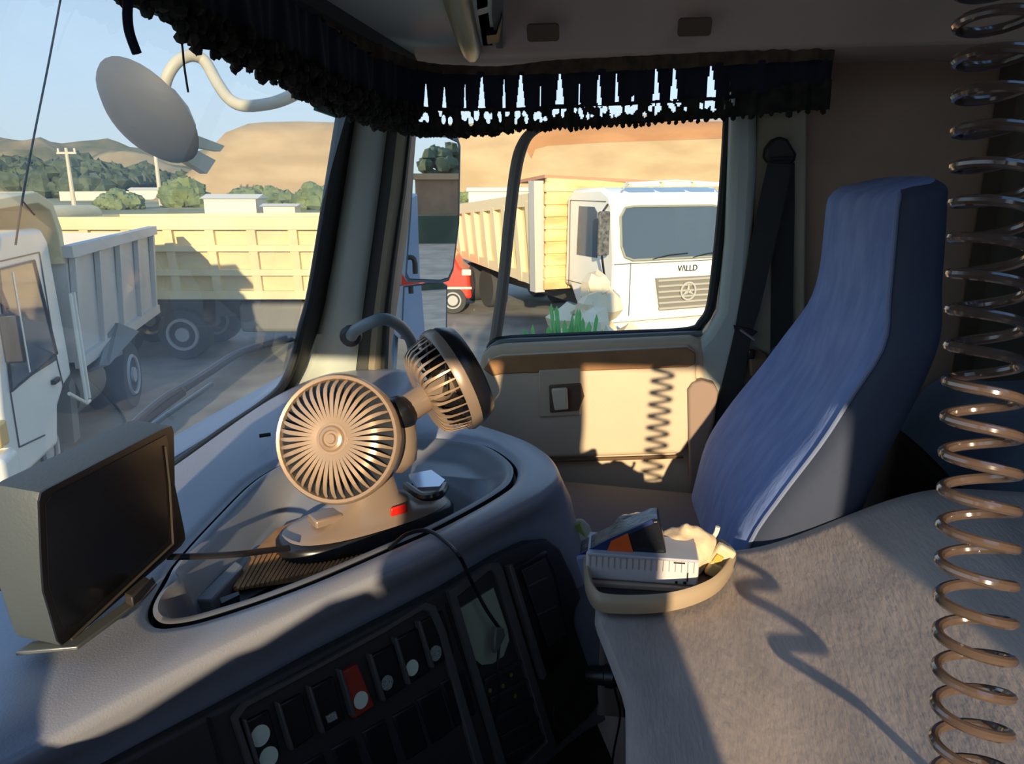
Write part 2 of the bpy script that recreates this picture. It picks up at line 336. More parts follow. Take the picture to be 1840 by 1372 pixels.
def wheelx(T, t, x, y, r, wd=.3):
    c = T @ Vector((x, y, r)); ax = T.to_3x3() @ Vector((0, -1, 0))
    w_ = M().lathe([(r*.62, 0), (r*.95, 0), (r, .04), (r, wd-.04), (r*.95, wd), (r*.62, wd)], c, ax, 32).build('wheel', tyre, t)
    M().lathe([(r*.64, .0), (r*.62, .04), (r*.52, .04), (r*.5, -.06), (.14, -.12), (.12, .04), (.0, .04)], c+ax*wd, ax, 32, cap=False).build('rim', wheelm, w_)
for x in (1.85, .6, -1.0, 4.4):
    wheelx(T, t, x, .75, .45); wheelx(T, t, x, 2.2, .45)
M(T).box((3.6, .45, .78), (1.3, .5, .5)).build('fuel_tank', greyb, t, bevel=.08, seg=3)
M(T).box((5.2, .4, .8), (.3, .4, .4)).build('battery_box', greyb, t, bevel=.03)
M(T).box((-1.0, 1.25, 1.75), (1.5, 2.3, 1.7)).build('cab', creamp, t, bevel=.15, seg=4)
M(T).box((-1.0, .09, 2.05), (.8, .04, .6)).build('door_window', gdark, t, bevel=.02)
rt = thing('barrier_rack', W(17, -10.2, -3), 'red steel rack standing in the yard behind the yellow tipper', 'rack'); c = ORG[rt.name]; redm = mat('red_paint', (206, 74, 52), .4)
b = M()
for i in range(7): b.box(c+R*(i*.28-.8)+Vector((0, 0, 1.0)), (.06, .06, 2.0))
b.build('post', redm, rt, smooth=False); b = M()
for i in range(5): b.tube([c+R*-.8+Vector((0, 0, 1.1+i*.22)), c+R*.9+Vector((0, 0, 1.1+i*.22))], .03, 6)
b.build('rail', redm, rt)
# --- white lorry facing us through the door window
c0 = W(12.9, 1.74, -3.0); sd = (R*-.40+FH*.916).normalized(); fx = (R*.916+FH*.40).normalized(); T = frame(c0, fx, sd)
t = thing('tipper_truck', c0, 'white cab-over lorry with wide windscreen seen through the passenger door window', 'truck')
CW = 2.45
prof = [(0, .62), (-.03, 1.7), (.1, 2.62), (.2, 2.82), (.5, 2.93), (1.5, 2.9), (1.75, 2.75), (1.8, 1.1), (1.55, 1.1), (1.3, .8), (1.25, .62)]
M(T).prism([(0, y, z) for y, z in prof], (CW, 0, 0)).build('cab', whitep, t, bevel=.07, seg=3)
ws = [(x, (-.035 if z < 1.7 else -.03+.13*(z-1.7)/.92)-.02, z) for x, z in ((.14, 1.95), (.2, 1.78), (.36, 1.72), (CW-.36, 1.72), (CW-.2, 1.78), (CW-.14, 1.95), (CW-.14, 2.45), (CW-.24, 2.6), (CW-.4, 2.62), (.4, 2.62), (.24, 2.6), (.14, 2.45))]
wn = M(T).prism(ws, (0, .04, 0)).build('windscreen', gdark, t, smooth=False)
M(T).tube([Vector(p)+Vector((0, -.01, 0)) for p in ws], .022, 6, closed=True).build('windscreen_seal', mat('seal_grey', (150, 150, 130), .6), wn)
b = M(T)
for x in (.75, 1.6): b.tube([(x, -.07, 1.72), (x+.35, -.06, 1.78), (x+.75, -.055, 1.8)], .012, 5)
b.build('wiper', blackp, t)
gp = [(.85, -.06, 1.38), (2.3, -.06, 1.38), (2.2, -.06, .80), (.98, -.06, .80)]
g_ = M(T).prism(gp, (0, .06, 0)).build('grille', mat('grille_grey', (128, 124, 112), .6), t, smooth=False)
b = M(T)
for i in range(6): z = .84+i*.1; b.box((1.58, -.075, z), (1.28+.02*i, .03, .035))
b.build('grille_bar', mat('grille_light', (176, 170, 152), .5), g_, smooth=False)
ec = T @ Vector((1.52, -.1, 1.13)); ea = T.to_3x3() @ Vector((0, -1, 0))
silv = mat('silver', (220, 216, 200), .3, .4)
em = M().lathe([(.17, 0), (.17, .02), (.14, .02), (.14, 0)], ec, ea, 28, cap=False); b = em
for a_ in (90, 210, 330):
    u_ = T.to_3x3() @ Vector((1, 0, 0)); v_ = Vector((0, 0, 1)); d_ = u_*math.cos(math.radians(a_))+v_*math.sin(math.radians(a_)); e_ = u_*math.sin(math.radians(a_))-v_*math.cos(math.radians(a_))
    b.prism([ec+d_*.15, ec+e_*.035, ec-e_*.035], ea*.015)
b.build('emblem', silv, g_)
textmesh('V/\\LLD', 'lettering', blackp, t, T @ Vector((1.52, -.055, 1.53)), fx, (0, 0, 1), .15)
M(T).box((CW/2, -.1, .5), (CW+.04, .3, .26)).build('bumper', whitep, t, bevel=.04)
b = M(T); b.tube([(.32, -.05, 1.68), (.32, -.055, .75)], .006, 4).tube([(0, -.04, 1.66), (CW, -.04, 1.66)], .008, 4).tube([(-.01, 0, 1.2), (-.01, 1.7, 1.2)], .006, 4).tube([(-.01, .3, 2.7), (-.01, 1.6, 2.7), (-.01, 1.6, 1.1)], .008, 4)
b.build('body_seam', chas, t)
M(T).prism([(-.015, .55, 1.72), (-.015, .58, 2.5), (-.015, .7, 2.6), (-.015, 1.25, 2.6), (-.015, 1.3, 1.72)], (.03, 0, 0)).build('door_window', gdark, t, smooth=False)
M(T).box((-.2, .02, 2.18), (.22, .07, .74)).build('mirror', mat('mirror_back', (92, 92, 86), .6, var=.6, vs=14), t, bevel=.03)
M(T).tube([(-.2, .05, 1.8), (-.12, .1, 1.5), (.02, .2, 1.3)], .02, 6).build('mirror_arm', blackp, t)
M(T).tube([(-.2, .05, 2.55), (0, .25, 2.65)], .02, 6).build('mirror_arm', blackp, t)
for i, x in enumerate((.55, 1.2, 1.85)):
    M(T).box((x, .05, 2.98), (.56, .28, .09)).build('roof_light', mat('lamp_cream', (244, 240, 206), .3), t, bevel=.03)
M(T).tube([(.2, .1, 2.9), (.24, .02, 3.0), (1.2, -.02, 3.05), (CW-.24, .02, 3.0), (CW-.2, .1, 2.9)], .02, 6).build('roof_rail', silv, t)
M(T).lathe([(.02, 0), (.14, .05), (.16, .1), (.0, .1)], T @ Vector((1.85, .3, 3.12)), ea, 20, cap=False).build('work_lamp', silv, t)
for x in (.25, CW-.25):
    c = T @ Vector((x, .75, .5)); ax = fx
    w_ = M().lathe([(.3, -.15), (.48, -.15), (.5, -.11), (.5, .11), (.48, .15), (.3, .15)], c, ax, 28).build('wheel', tyre, t); M().lathe([(.3, 0), (.28, .02), (.1, -.06), (.0, -.06)], c-ax*.15, -ax, 20, cap=False).build('rim', wheelm, w_)
M(T).b2((.6, 1, .6), (.85, 8, .9)).b2((1.6, 1, .6), (1.85, 8, .9)).build('chassis_rail', chas, t, smooth=False)
for y in (6.2, 7.4):
    for x in (.3, CW-.3):
        c = T @ Vector((x, y, .5)); w_ = M().lathe([(.3, -.2), (.48, -.2), (.5, -.16), (.5, .16), (.48, .2), (.3, .2)], c, fx, 28).build('wheel', tyre, t)
# ribbed tipper body
bd = M(T).loft([[(-.25, 2.0, 1.0), (-.1, 8.2, 1.25), (CW, 8.2, 1.25), (CW, 2.0, 1.0)], [(-.4, 2.0, 2.85), (-.2, 8.6, 2.35), (CW+.1, 8.6, 2.35), (CW+.1, 2.0, 2.85)]], True, True, False).build('tipper_body', creamp, t, smooth=False)
mo = bd.modifiers.new('s', 'SOLIDIFY'); mo.thickness = .08
b = M(T)
for i in range(10):
    u_ = i/9; y = 2.4+u_*6.0; x0 = -.25+.15*u_; x1 = -.4+.2*u_; zt = 2.85-.5*u_; zb = 1.0+.25*u_
    b.prism([(x0-.1, y, zb), (x0-.1, y+.2, zb), (x1-.1, y+.2, zt-.2), (x1-.1, y, zt-.2)], (.14, 0, 0))
b.prism([(-.5, 2.0, 2.85), (-.5, 2.0, 2.6), (-.3, 8.6, 2.15), (-.3, 8.6, 2.38)], (.16, 0, 0)).prism([(-.36, 2.0, 1.2), (-.36, 2.0, 1.0), (-.2, 8.4, 1.2), (-.2, 8.4, 1.38)], (.14, 0, 0))
b.build('side_rib', mat('rib_paint', (238, 216, 168), .6), t, smooth=False)
M(T).prism([(-.55, 1.95, .95), (-.35, 1.95, .95), (-.4, 1.95, 3.05), (-.6, 1.95, 3.05)], (0, .25, 0)).build('corner_post', mat('post_grey', (196, 190, 176), .6), t, smooth=False)
plank = mat('plank', (222, 172, 112), .8, rgb2=(238, 212, 150), vs=1.2, stretch=(1, 1, 4))
M(T).prism([(-.35, 1.9, 1.0), (CW, 1.9, 1.0), (CW, 1.9, 2.95), (-.35, 1.9, 3.12)], (0, .08, 0)).build('headboard', plank, t, smooth=False)
b = M(T)
for i in range(9): b.box((.2, 1.88, 1.1+i*.23), (1.2, .05, .18))
b.build('headboard_slat', plank, t, smooth=False)
M(T).prism([(-.4, 1.9, 3.1), (CW, 1.9, 2.98), (CW, 3.2, 2.98), (-.4, 3.2, 3.0)], (0, 0, .06)).build('load_cover', mat('rust_brown', (196, 138, 104), .8), t, smooth=False)
# --- red car
c0 = W(17.6, -1.55, -3.0); T = frame(c0, R, FH)
t = thing('red_car', c0, 'bright red car standing behind the wing mirror', 'car')
redc = mat('car_red', (226, 62, 44), .3, coat=.4)
M(T).prism([(-1.5, 0, .35), (-1.6, 0, .8), (-1.1, 0, .95), (-.6, 0, 1.55), (.05, 0, 1.62), (.32, 0, 1.1), (.55, 0, .92), (.6, 0, .35)], (0, 1.6, 0)).build('body', redc, t, bevel=.08, seg=3)
M(T).prism([(-.95, -.01, 1.0), (-.52, -.01, 1.45), (.0, -.01, 1.5), (.15, -.01, 1.02)], (0, .03, 0)).build('side_window', gdark, t, smooth=False)
M(T).box((.48, -.02, .98), (.22, .06, .14)).build('lamp', whitem, t, bevel=.02); M(T).box((.3, -.04, .62), (.6, .04, .05)).build('trim_strip', whitem, t)
for x in (-1.1, .15): wheelx(T, t, x, .2, .32, .22); wheelx(T, t, x, 1.6, .32, .22)
# --- white pile, green bush, kerb stones near the lorry
random.seed(4); b = M(); cp = W(11.4, 1.25, -3)
for i in range(34):
    a = random.uniform(0, 6.28); d = random.random()*.6; q = random.uniform(.2, .36)
    b.ell(cp+Vector((math.cos(a)*d, math.sin(a)*d, (1-d)*1.6*random.uniform(.3, 1)+.05)), (q, q*.8, q*.8), 7, 5, .25)
tag(b.build('rubble_pile', mat('rubble', (226, 208, 172), .9), angle=15), 'pale heap of rubble in front of the white lorry', 'rubble', kind='stuff')
random.seed(9); b = M(); cp = W(9.6, .75, -3)
for i in range(420):
    a = random.uniform(0, 6.28); d = math.sqrt(random.random())*.75; h_ = random.uniform(.4, 1.45)*(1.05-d*.6); p = cp+Vector((math.cos(a)*d, math.sin(a)*d, 0))
    q = p+Vector((random.uniform(-.2, .2), random.uniform(-.2, .2), h_)); s_ = Vector((random.uniform(-1, 1), random.uniform(-1, 1), 0)).normalized()*.035
    b.add([p-s_*.4, p+s_*.4, q+s_, q+Vector((0, 0, .08)), q-s_], [(0, 1, 2, 3, 4)])
tag(b.build('weed_clump', mat('weed_green', (84, 164, 84), .8, rgb2=(120, 190, 110), vs=3), smooth=False), 'bright green weeds growing below the passenger door window', 'weeds', kind='stuff')
tag(M().box(W(9.0, -.75, -2.75), (.4, 1.1, .5), rot=Matrix.Rotation(.3, 3, 'Z')).build('concrete_block', mat('block_grey', (186, 178, 156), .9, var=.1, vs=4), bevel=.02), 'grey concrete block beside the green weeds', 'block')
# --- things the wing mirror looks back at
tw = thing('own_trailer', (.5, -5.6, -3), 'blue side of the load body behind this cab', 'truck'); bluem = mat('blue_paint', (88, 128, 168), .4)
M().b2((-.45, -9.6, -1.9), (1.58, -1.75, -.15)).build('load_body', bluem, tw, bevel=.03)
M().b2((0, -9.4, -2.4), (1.3, -1.5, -1.95)).build('chassis_rail', chas, tw)
for y in (-4.5, -8, -8.9):
    w_ = M().lathe([(.3, 0), (.5, 0), (.5, .3), (.3, .3)], (1.3, y, -2.5), (1, 0, 0), 24).build('wheel', tyre, tw)
bt = thing('brick_building', (3.8, -42, -3), 'brown flat building seen in the wing mirror', 'building')
M().b2((.5, -45, -1.6), (7, -38, .2)).build('wall', mat('brick', (158, 122, 92), .9, var=.1, vs=2), bt, smooth=False)
M().b2((.3, -45.2, .2), (7.2, -37.8, .5)).build('roof', mat('brick_light', (190, 150, 112), .9), bt, smooth=False)
M().b2((-2, -37.9, -3), (10, -37, -1.6)).build('hedge', tm, bt)
b = M(); random.seed(3)
tt = thing('tree', (1.95, -50, -3), 'leafy tree reflected in the upper wing mirror', 'tree')
for i in range(60):
    a = random.uniform(0, 6.28); d = math.sqrt(random.random())*1.5; b.ell((1.95+math.cos(a)*d, -50+math.sin(a)*d, random.uniform(-1.5, 2.6)-d*.5), (.5, .5, .4), 7, 5, .3)
b.build('crown', tm, tt, angle=20); M().tube([(1.95, -50, -3), (1.95, -50, 0)], .3, 8).build('trunk', mat('bark', (90, 74, 58), .9), tt)

# ================================================================ THE CAB
XD = 1.60                                     # inner face of the passenger door
SX = 1.63
# ---- shell
def wallplate(name, outer, inner, ax, th, m, n=64):
    """plate with a window hole; points are (a, b) pairs in the plane; ax = (origin, u, v, normal)"""
    o, u, v, nn = [Vector(q) for q in ax]
    O2 = [o+u*a+v*b for a, b in outer]; I2 = [o+u*a+v*b for a, b in inner]
    c = sum(I2, Vector())/len(I2)
    def samp(poly, ang):
        d = u*math.cos(ang)+v*math.sin(ang); best = None
        for i in range(len(poly)):
            p, q = poly[i]-c, poly[(i+1) % len(poly)]-c
            pa, pb, qa, qb = p.dot(u), p.dot(v), q.dot(u), q.dot(v); ea, eb = qa-pa, qb-pb
            den = math.cos(ang)*eb-math.sin(ang)*ea
            if abs(den) < 1e-9: continue
            t = (pa*eb-pb*ea)/den; s = (pa*math.sin(ang)-pb*math.cos(ang))/den
            if t > 0 and -1e-6 <= s <= 1+1e-6 and (best is None or t > best): best = t
        return c+d*best
    angs = sorted(set([2*math.pi*i/n for i in range(n)]+[math.atan2((p-c).dot(v), (p-c).dot(u)) % (2*math.pi) for p in O2+I2]))
    A = [samp(O2, a) for a in angs]; B = [samp(I2, a) for a in angs]; nn = nn*th
    return M().loft([A, B, [p+nn for p in B], [p+nn for p in A], A]).build(name, m, angle=30)
def yz(px, py, x=SX): p = P(px, py, x=x); return (p.y, p.z)
hole = [yz(*q) for q in [(745, 105), (1000, 98), (1318, 92), (1312, 300), (1298, 450), (1281, 560), (1268, 590), (1240, 602), (1000, 612), (892, 622), (872, 650), (866, 720), (700, 720), (690, 640), (700, 560), (722, 400)]]
wr = struct(wallplate('wall_right', [(-1.35, -1.5), (.67, -1.5), (.67, -.41), (.47, .25), (.47, .75), (-1.35, .75)], hole, ((SX, 0, 0), (0, 1, 0), (0, 0, 1), (1, 0, 0)), .06, wallm))
dh = [(-.55, -.27), (.03, -.27), (.08, -.148), (.155, -.148), (.175, -.18), (.21, -.18), (.26, -.215), (.42, -.23), (.46, .05), (.42, .13), (-.50, .13), (-.55, .08)]  # driver window outline, sill steps shaped to shade parts of the dash
wl = struct(wallplate('wall_left', [(-1.35, -1.5), (.72, -1.5), (.62, -.41), (.45, .25), (.45, .75), (-1.35, .75)], dh, ((-.56, 0, 0), (0, 1, 0), (0, 0, 1), (1, 0, 0)), .05, wallm))
rh = [(-.35, -1.1), (.75, -1.1), (.75, -.35), (-.35, -.35)]  # roof hatch opening, added to let sky light into the cab
struct(M().b2((-.56, -1.40, -1.5), (SX+.06, -1.35, .75)).build('wall_back', mat('back_wall', (98, 92, 82), .9, var=.1, vs=3), smooth=False))
cm_ = wallplate('ceiling', [(-.56, -1.40), (SX+.06, -1.40), (SX+.06, .48), (-.56, .48)], rh, ((0, 0, .62), (1, 0, 0), (0, 1, 0), (0, 0, 1)), .06, roofm)
struct(cm_)
struct(M().add([(a, b_, .67) for a, b_ in rh], [(0, 1, 2, 3)]).build('added_hatch', glass('added_hatch_glass', (.9, .95, .95), .02), smooth=False))  # pane of the added roof hatch
struct(M().b2((-.56, -1.35, -1.5), (SX+.06, .72, -1.45)).build('floor', mat('floor_rubber', (60, 58, 56), .9), smooth=False))
struct(M().b2((-.56, .72, -1.5), (SX+.06, .78, -.44)).build('wall_front', dashm, smooth=False))
struct(M().prism([(-.56, .42, .23), (-.56, .49, .23), (-.56, .49, .68), (-.56, .42, .68)], (SX+.6, 0, 0)).build('trim_1', mat('header_trim', (60, 62, 60), .7), smooth=False))
hl = struct(M().prism([(-.37, -1.12, .70), (-.34, -1.12, .70), (-.44, -1.12, 1.10), (-.47, -1.12, 1.10)], (0, .80, 0)).build('added_hatch_lid', whitep, smooth=False))  # raised lid of the added hatch, keeps the low sun out
# roof side panel above the door, with two recesses
pa = [P(900, 106, x=1.50), P(1462, 76, x=1.50)]
rp = M(); y0 = .42; y1 = -1.35; zb = P(1200, 90, x=1.5).z
rp.prism([(1.50, 0, zb), (1.52, 0, zb-.012), (SX, 0, zb-.012), (SX, 0, .66), (1.2, 0, .66), (1.28, 0, zb+.16), (1.47, 0, zb+.04)], (0, y0-.0, 0))
rp = M(); prof = [(1.50, zb), (1.525, zb-.010), (SX, zb-.010), (SX, .64), (1.22, .64), (1.40, zb+.13), (1.485, zb+.035)]
rp.loft([[Vector((x, yy, z)) for x, z in prof] for yy in (.40, -.2, -.8, -1.35)], True, True, True)
rpo = struct(rp.build('trim_2', roofm, bevel=.004))
for px, py in ((976, 57), (1248, 47)):
    c = P(px, py, x=1.455); n_ = (R*0+Vector((-1, 0, -.62))).normalized()
    M().prism(rrect(c, (0, 1, 0), Vector((.62, 0, -1)).normalized()*-1, .058, .03, .006), n_*.006).build('clip_recess', mat('clip_brown', (112, 90, 70), .7), rpo)
# pillar between door window and belt (B pillar), and trim strips
def strip(name, pts, x0, x1, m, bevel=.006, parent=None):
    poly = [P(px, py, x=x0) for px, py in pts]
    return M().prism(poly, (x1-x0, 0, 0)).build(name, m, parent, bevel=bevel, seg=3)
bpil = struct(strip('trim_3', [(1318, 60), (1362, 60), (1362, 300), (1345, 560), (1318, 720), (1262, 740), (1250, 620), (1272, 596), (1292, 560), (1305, 430)], 1.575, 1.64, greyp, bevel=.018))
struct(strip('trim_4', [(1366, 60), (1452, 60), (1448, 420), (1440, 1100), (1300, 1100), (1350, 500)], 1.60, 1.64, mat('pillar_beige', (178, 172, 146), .6), bevel=.004))
# ---- ceiling pod over the windscreen, with its light tube
pod = thing('overhead_console', (1.0, .3, .25), 'grey-green overhead console above the windscreen corner', 'console')
pts = [(905, 118), (860, 122), (800, 121), (740, 112), (700, 98), (650, 62), (600, 12), (560, -60), (500, -300), (905, -300)]
poly = [P(px, py, z=.265) for px, py in pts]
M().loft([[p*1.0 for p in poly], [Vector((p.x*.985+.0, p.y*1.02, .25)) for p in [q*.985 for q in poly]], ][::-1]+[[Vector((p.x, p.y, .60)) for p in poly]], True, True, True).build('shell', podm, pod, bevel=.008, seg=3)
lt = M().tube([P(px, py, z=.245) for px, py in [(812, -60), (822, 0), (838, 60), (848, 92), (852, 104)]], lambda u: .020 if u < .8 else .020*(1-(u-.8)*2.6), 12).build('light_tube', mat('tube_cream', (176, 170, 136), .35), pod)
M().prism([P(px, py, z=.25) for px, py in [(848, -60), (880, -60), (880, 12), (854, 20)]], (0, 0, .03)).build('switch_cover', mat('cover_grey', (150, 150, 136), .5), pod, bevel=.003)
M().prism([P(px, py, z=.25) for px, py in [(856, 28), (881, 20), (885, 62), (893, 110), (870, 112)]], (0, 0, .03)).build('switch_cover', mat('cover_grey', (0, 0, 0)), pod, bevel=.003)
M().prism([P(px, py, z=.238) for px, py in [(874, 64), (892, 62), (902, 30), (902, 42), (896, 76), (876, 80)]], (0, 0, .02)).build('catch', blackp, pod)
M().prism([P(px, py, z=.245) for px, py in [(886, -60), (906, -60), (903, 112), (896, 112), (884, 30)]], (0, 0, .03)).build('edge_rail', mat('rail_dark', (70, 68, 62), .6), pod)

# ---- windscreen
GB = [(-.56, .56, -.41), (.2, .61, -.41), (.61, .625, -.41), (.967, .645, -.41), (1.317, .662, -.41), (1.42, .668, -.405)]
GT = [(-.56, .40, .25), (.2, .45, .25), (.61, .47, .25), (.967, .48, .25), (1.30, .475, .25), (1.40, .455, .25)]
gb = cr(GB, 24); gt = cr(GT, 24)
rows = [[a.lerp(b_, i/12)+Vector((0, .018*math.sin(math.pi*i/12), 0)) for a, b_ in zip(gb, gt)] for i in range(13)]
w1 = struct(M().loft(rows, closed=False).build('window_1', glass('windscreen_glass', (.93, .97, .96), .02, .09, (.55, .58, .60), 2.2), angle=180))
tb = [a.lerp(b_, .91) for a, b_ in zip(gb, gt)]
M().loft([[p+Vector((0, .03, 0)) for p in tb], [p+Vector((0, .028, .0)) for p in gt], [p+Vector((0, .05, .0)) for p in gt], [p+Vector((0, .055, 0)) for p in tb]], closed=False).build('tint_band', mat('tint_band', (140, 160, 150), .5), w1)
# black seal: along the base, round the corner, up the pillar
seal = [(0, 1072), (150, 955), (310, 842), (400, 776), (470, 728), (505, 696), (525, 655), (542, 590), (560, 520), (590, 340), (612, 205), (622, 150)]
sd = [-.412]*5+[None]*7
sp = []
for i, (px, py) in enumerate(seal):
    if i < 5: p = P(px, py, z=-.405)
    else:
        pl = (Vector((0, .665, -.41)), Vector((0, 1, (.665-.50)/.66)).normalized()); p = P(px, py, pl=pl)
    sp.append(p)
spc = cr(sp, 60)
M().tube(spc, .009, 10).build('window_seal', rubber, w1)
# ---- A pillar: lofted strips from the glass edge to the door window edge
L0 = [(498, 712), (524, 660), (548, 575), (562, 520), (592, 340), (616, 200), (624, 130)]
def col_(pxs, depth): return [depth(px, py) for px, py in pxs]
plw = (Vector((0, .665, -.41)), Vector((0, 1, .25)).normalized())
ys = [712, 660, 600, 540, 460, 340, 200, 120]
def edge(tab, y):
    for (x0, y0_), (x1, y1_) in zip(tab, tab[1:]):
        if (y0_-y)*(y1_-y) <= 0: return x0+(x1-x0)*(y-y0_)/(y1_-y0_)
    return tab[0][0] if y > tab[0][1] else tab[-1][0]
eA = [(500, 712), (524, 660), (545, 590), (565, 520), (595, 340), (617, 200), (626, 120)]
eB = [(520, 712), (548, 660), (573, 590), (590, 520), (618, 340), (640, 200), (648, 120)]
eC = [(636, 712), (640, 660), (648, 590), (657, 520), (682, 340), (700, 200), (708, 120)]
eD = [(664, 712), (662, 660), (668, 590), (677, 520), (702, 340), (718, 200), (726, 120)]
eE = [(686, 712), (684, 660), (689, 590), (696, 520), (722, 340), (738, 200), (746, 120)]
eF = [(700, 712), (697, 660), (700, 590), (705, 520), (730, 340), (745, 200), (752, 120)]
def pt(tab, y, k):
    px = edge(tab, y); a = P(px, y, pl=plw); b_ = P(px, y, x=1.60)
    d1 = b_.length; d0 = min(a.length, d1*.95); return ray(px, y).normalized()*(d0*(1-k)+d1*k)
def pil(name, m, tabs, parent=None):
    rings = []
    for y in ys: rings.append([pt(t_, y, k_) for t_, k_ in tabs])
    g = []
    for r_ in rings:
        back = [p+(p.normalized())*.05 for p in r_[::-1]]; g.append(r_+back)
    return M().loft(g, True, True, True).build(name, m, parent, angle=50)
def mid(ta, tb, f_): return [(a[0]*(1-f_)+b_[0]*f_, a[1]) for a, b_ in zip(ta, tb)]
ap = struct(pil('trim_5', greyp, [(eB, .02), (mid(eB, eC, .15), -.12), (mid(eB, eC, .45), -.10), (mid(eB, eC, .8), .1), (eC, .35)]))
pil('rubber_lip', rubber, [(eA, .0), (mid(eA, eB, .5), -.05), (eB, .02)], ap)
pil('groove', mat('groove_dark', (58, 60, 54), .7), [(eC, .42), (mid(eC, eD, .5), .5), (eD, .5)], ap)
pil('door_frame_strip', mat('strip_olive', (140, 130, 106), .5), [(eD, .45), (mid(eD, eE, .5), .4), (eE, .6)], ap)
pil('weatherstrip', rubber, [(eE, .62), (mid(eE, eF, .5), .6), (eF, .75)], ap)
# grab handle bowed off the pillar
gh = thing('grab_handle', P(640, 600, x=1.40), 'grey bowed grab handle on the windscreen pillar', 'handle')
M().tube(cr([P(632, 603, x=1.40), P(640, 592, x=1.375), P(664, 580, x=1.36), P(690, 573, x=1.37), P(715, 583, x=1.41), P(735, 605, x=1.47), P(742, 625, x=1.50), P(748, 660, x=1.53)], 30), .012, 12).build('grip', mat('handle_grey', (112, 122, 124), .4), gh)
M().lathe([(.022, 0), (.022, .012), (.014, .02)], P(632, 602, x=1.43), (-1, -.1, 0), 16).build('end_socket', darkp, gh)

# ---- passenger door
door = M().prism([P(px, py, x=1.575) for px, py in [(840, 1150), (846, 800), (858, 668), (864, 640), (880, 625), (905, 619), (1240, 604), (1262, 612), (1270, 640), (1266, 720), (1248, 925), (1238, 1180)]], (.052, 0, 0)).build('door_1', beige, bevel=.012, seg=3)
struct(door)
M().prism([P(px, py, x=1.556) for px, py in [(856, 790), (866, 672), (876, 648), (900, 638), (1235, 622), (1252, 634), (1252, 700), (1240, 795), (1226, 816), (980, 824), (880, 822)]], (.024, 0, 0)).build('upper_panel', beige, door, bevel=.010, seg=4)
M().prism([P(px, py, x=1.552) for px, py in [(868, 664), (880, 646), (902, 640), (1234, 624), (1250, 634), (1250, 654), (1236, 660), (905, 672), (884, 676)]], (.008, 0, 0)).build('top_strip', brown, door, bevel=.003)
rc = M().prism([P(px, py, x=1.550) for px, py in [(968, 665), (1043, 661), (1043, 746), (968, 750)]], (.008, 0, 0)).build('handle_plate', mat('plate_beige', (200, 180, 148), .5), door, bevel=.003)
M().prism([P(px, py, x=1.546) for px, py in [(986, 692), (1044, 688), (1050, 712), (1040, 738), (988, 742)]], (.006, 0, 0)).build('handle_recess', mat('recess_brown', (104, 80, 58), .6), door, bevel=.004)
M().prism([P(px, py, x=1.535) for px, py in [(990, 699), (1019, 697), (1021, 736), (996, 738)]], (.012, 0, 0)).build('door_handle', mat('handle_cream', (222, 204, 172), .4), door, bevel=.004, seg=3)
M().tube([P(px, py, x=1.562) for px, py in [(868, 828), (980, 828), (1228, 820)]], .004, 6).build('seam', mat('recess_brown', (0, 0, 0)), door)
# glass, seals and divider of the side window
gx = 1.655
gpoly = [P(px, py, x=gx) for px, py in [(730, 60), (1340, 60), (1310, 640), (680, 760)]]
w2 = struct(M().add(gpoly, [(0, 1, 2, 3)]).build('window_2', glass('side_glass', (.95, .98, .96), .01, .02, (.7, .66, .55), 3), smooth=False))
sl_ = [P(px, py, x=1.612) for px, py in [(880, 628), (900, 612), (1000, 606), (1120, 601), (1235, 595), (1262, 578), (1278, 545), (1290, 450), (1301, 330), (1308, 215), (1311, 120)]]
M().tube(cr(sl_, 60), .010, 8).build('window_seal', rubber, door)
M().tube(cr([P(px, py, x=1.60) for px, py in [(866, 676), (872, 640), (890, 620), (915, 613), (1000, 610), (1236, 600), (1258, 600)]], 30), .007, 8).build('sill_lip', mat('sill_grey', (110, 114, 112), .4), door)
bar = [P(px, py, x=1.625) for px, py in [(884, 640), (893, 590), (905, 500), (915, 400), (926, 310), (937, 265), (955, 238), (990, 222), (1040, 214)]]
M().tube(cr(bar, 40), lambda u: .0135 if u < .6 else .0135-.008*(u-.6)/.4, 10).build('window_divider', mat('divider_grey', (128, 122, 112), .5), door)
# orange tinted wind deflector over the window, outside
tag(M().loft([[P(px, py, x=1.70) for px, py in a] for a in ([(955, 285), (962, 268), (985, 262), (1050, 258), (1150, 254), (1312, 249)], [(940, 262), (955, 235), (985, 222), (1050, 214), (1150, 206), (1312, 198)])], closed=False).build('wind_deflector', glass('deflector', (1, .84, .76), .03)), 'orange tinted wind deflector along the top of the door window', 'wind deflector')
_d = bpy.data.objects['wind_deflector']; mo = _d.modifiers.new('s', 'SOLIDIFY'); mo.thickness = .003

# ---- wing mirrors outside
wm = thing('wing_mirror', P(770, 560, x=1.98), 'tall grey wing mirror outside the quarter window, upper one', 'mirror')
mirm = mat('mirror_glass', (235, 238, 240), .01, 1); mh = mat('mirror_housing', (104, 124, 140), .45)
def mirror(pts, x, t, tilt):
    q = [P(px, py, x=x) for px, py in pts]; c = sum(q, Vector())/len(q)
    nn = Vector((-.62, -.78, tilt)).normalized()
    q = [ray(px, py)*(c.dot(nn)/ray(px, py).dot(nn)) for px, py in pts]
    M().prism([c+(p-c)*1.0 for p in q], nn*.003).build('mirror_glass', mirm, t, smooth=False)
    big = [c+(p-c)*1.06-nn*.002 for p in q]; bk = [c+(p-c)*.85-nn*.07 for p in q]
    M().loft([[c+(p-c)*1.01+nn*.004 for p in q], [c+(p-c)*1.06+nn*.003 for p in q], big, bk], True, False, True).build('housing', mh, t)
mirror([(745, 246), (800, 247), (820, 256), (824, 270), (822, 400), (812, 480), (804, 498), (790, 502), (735, 500), (730, 490), (738, 380)], 1.98, wm, .0)
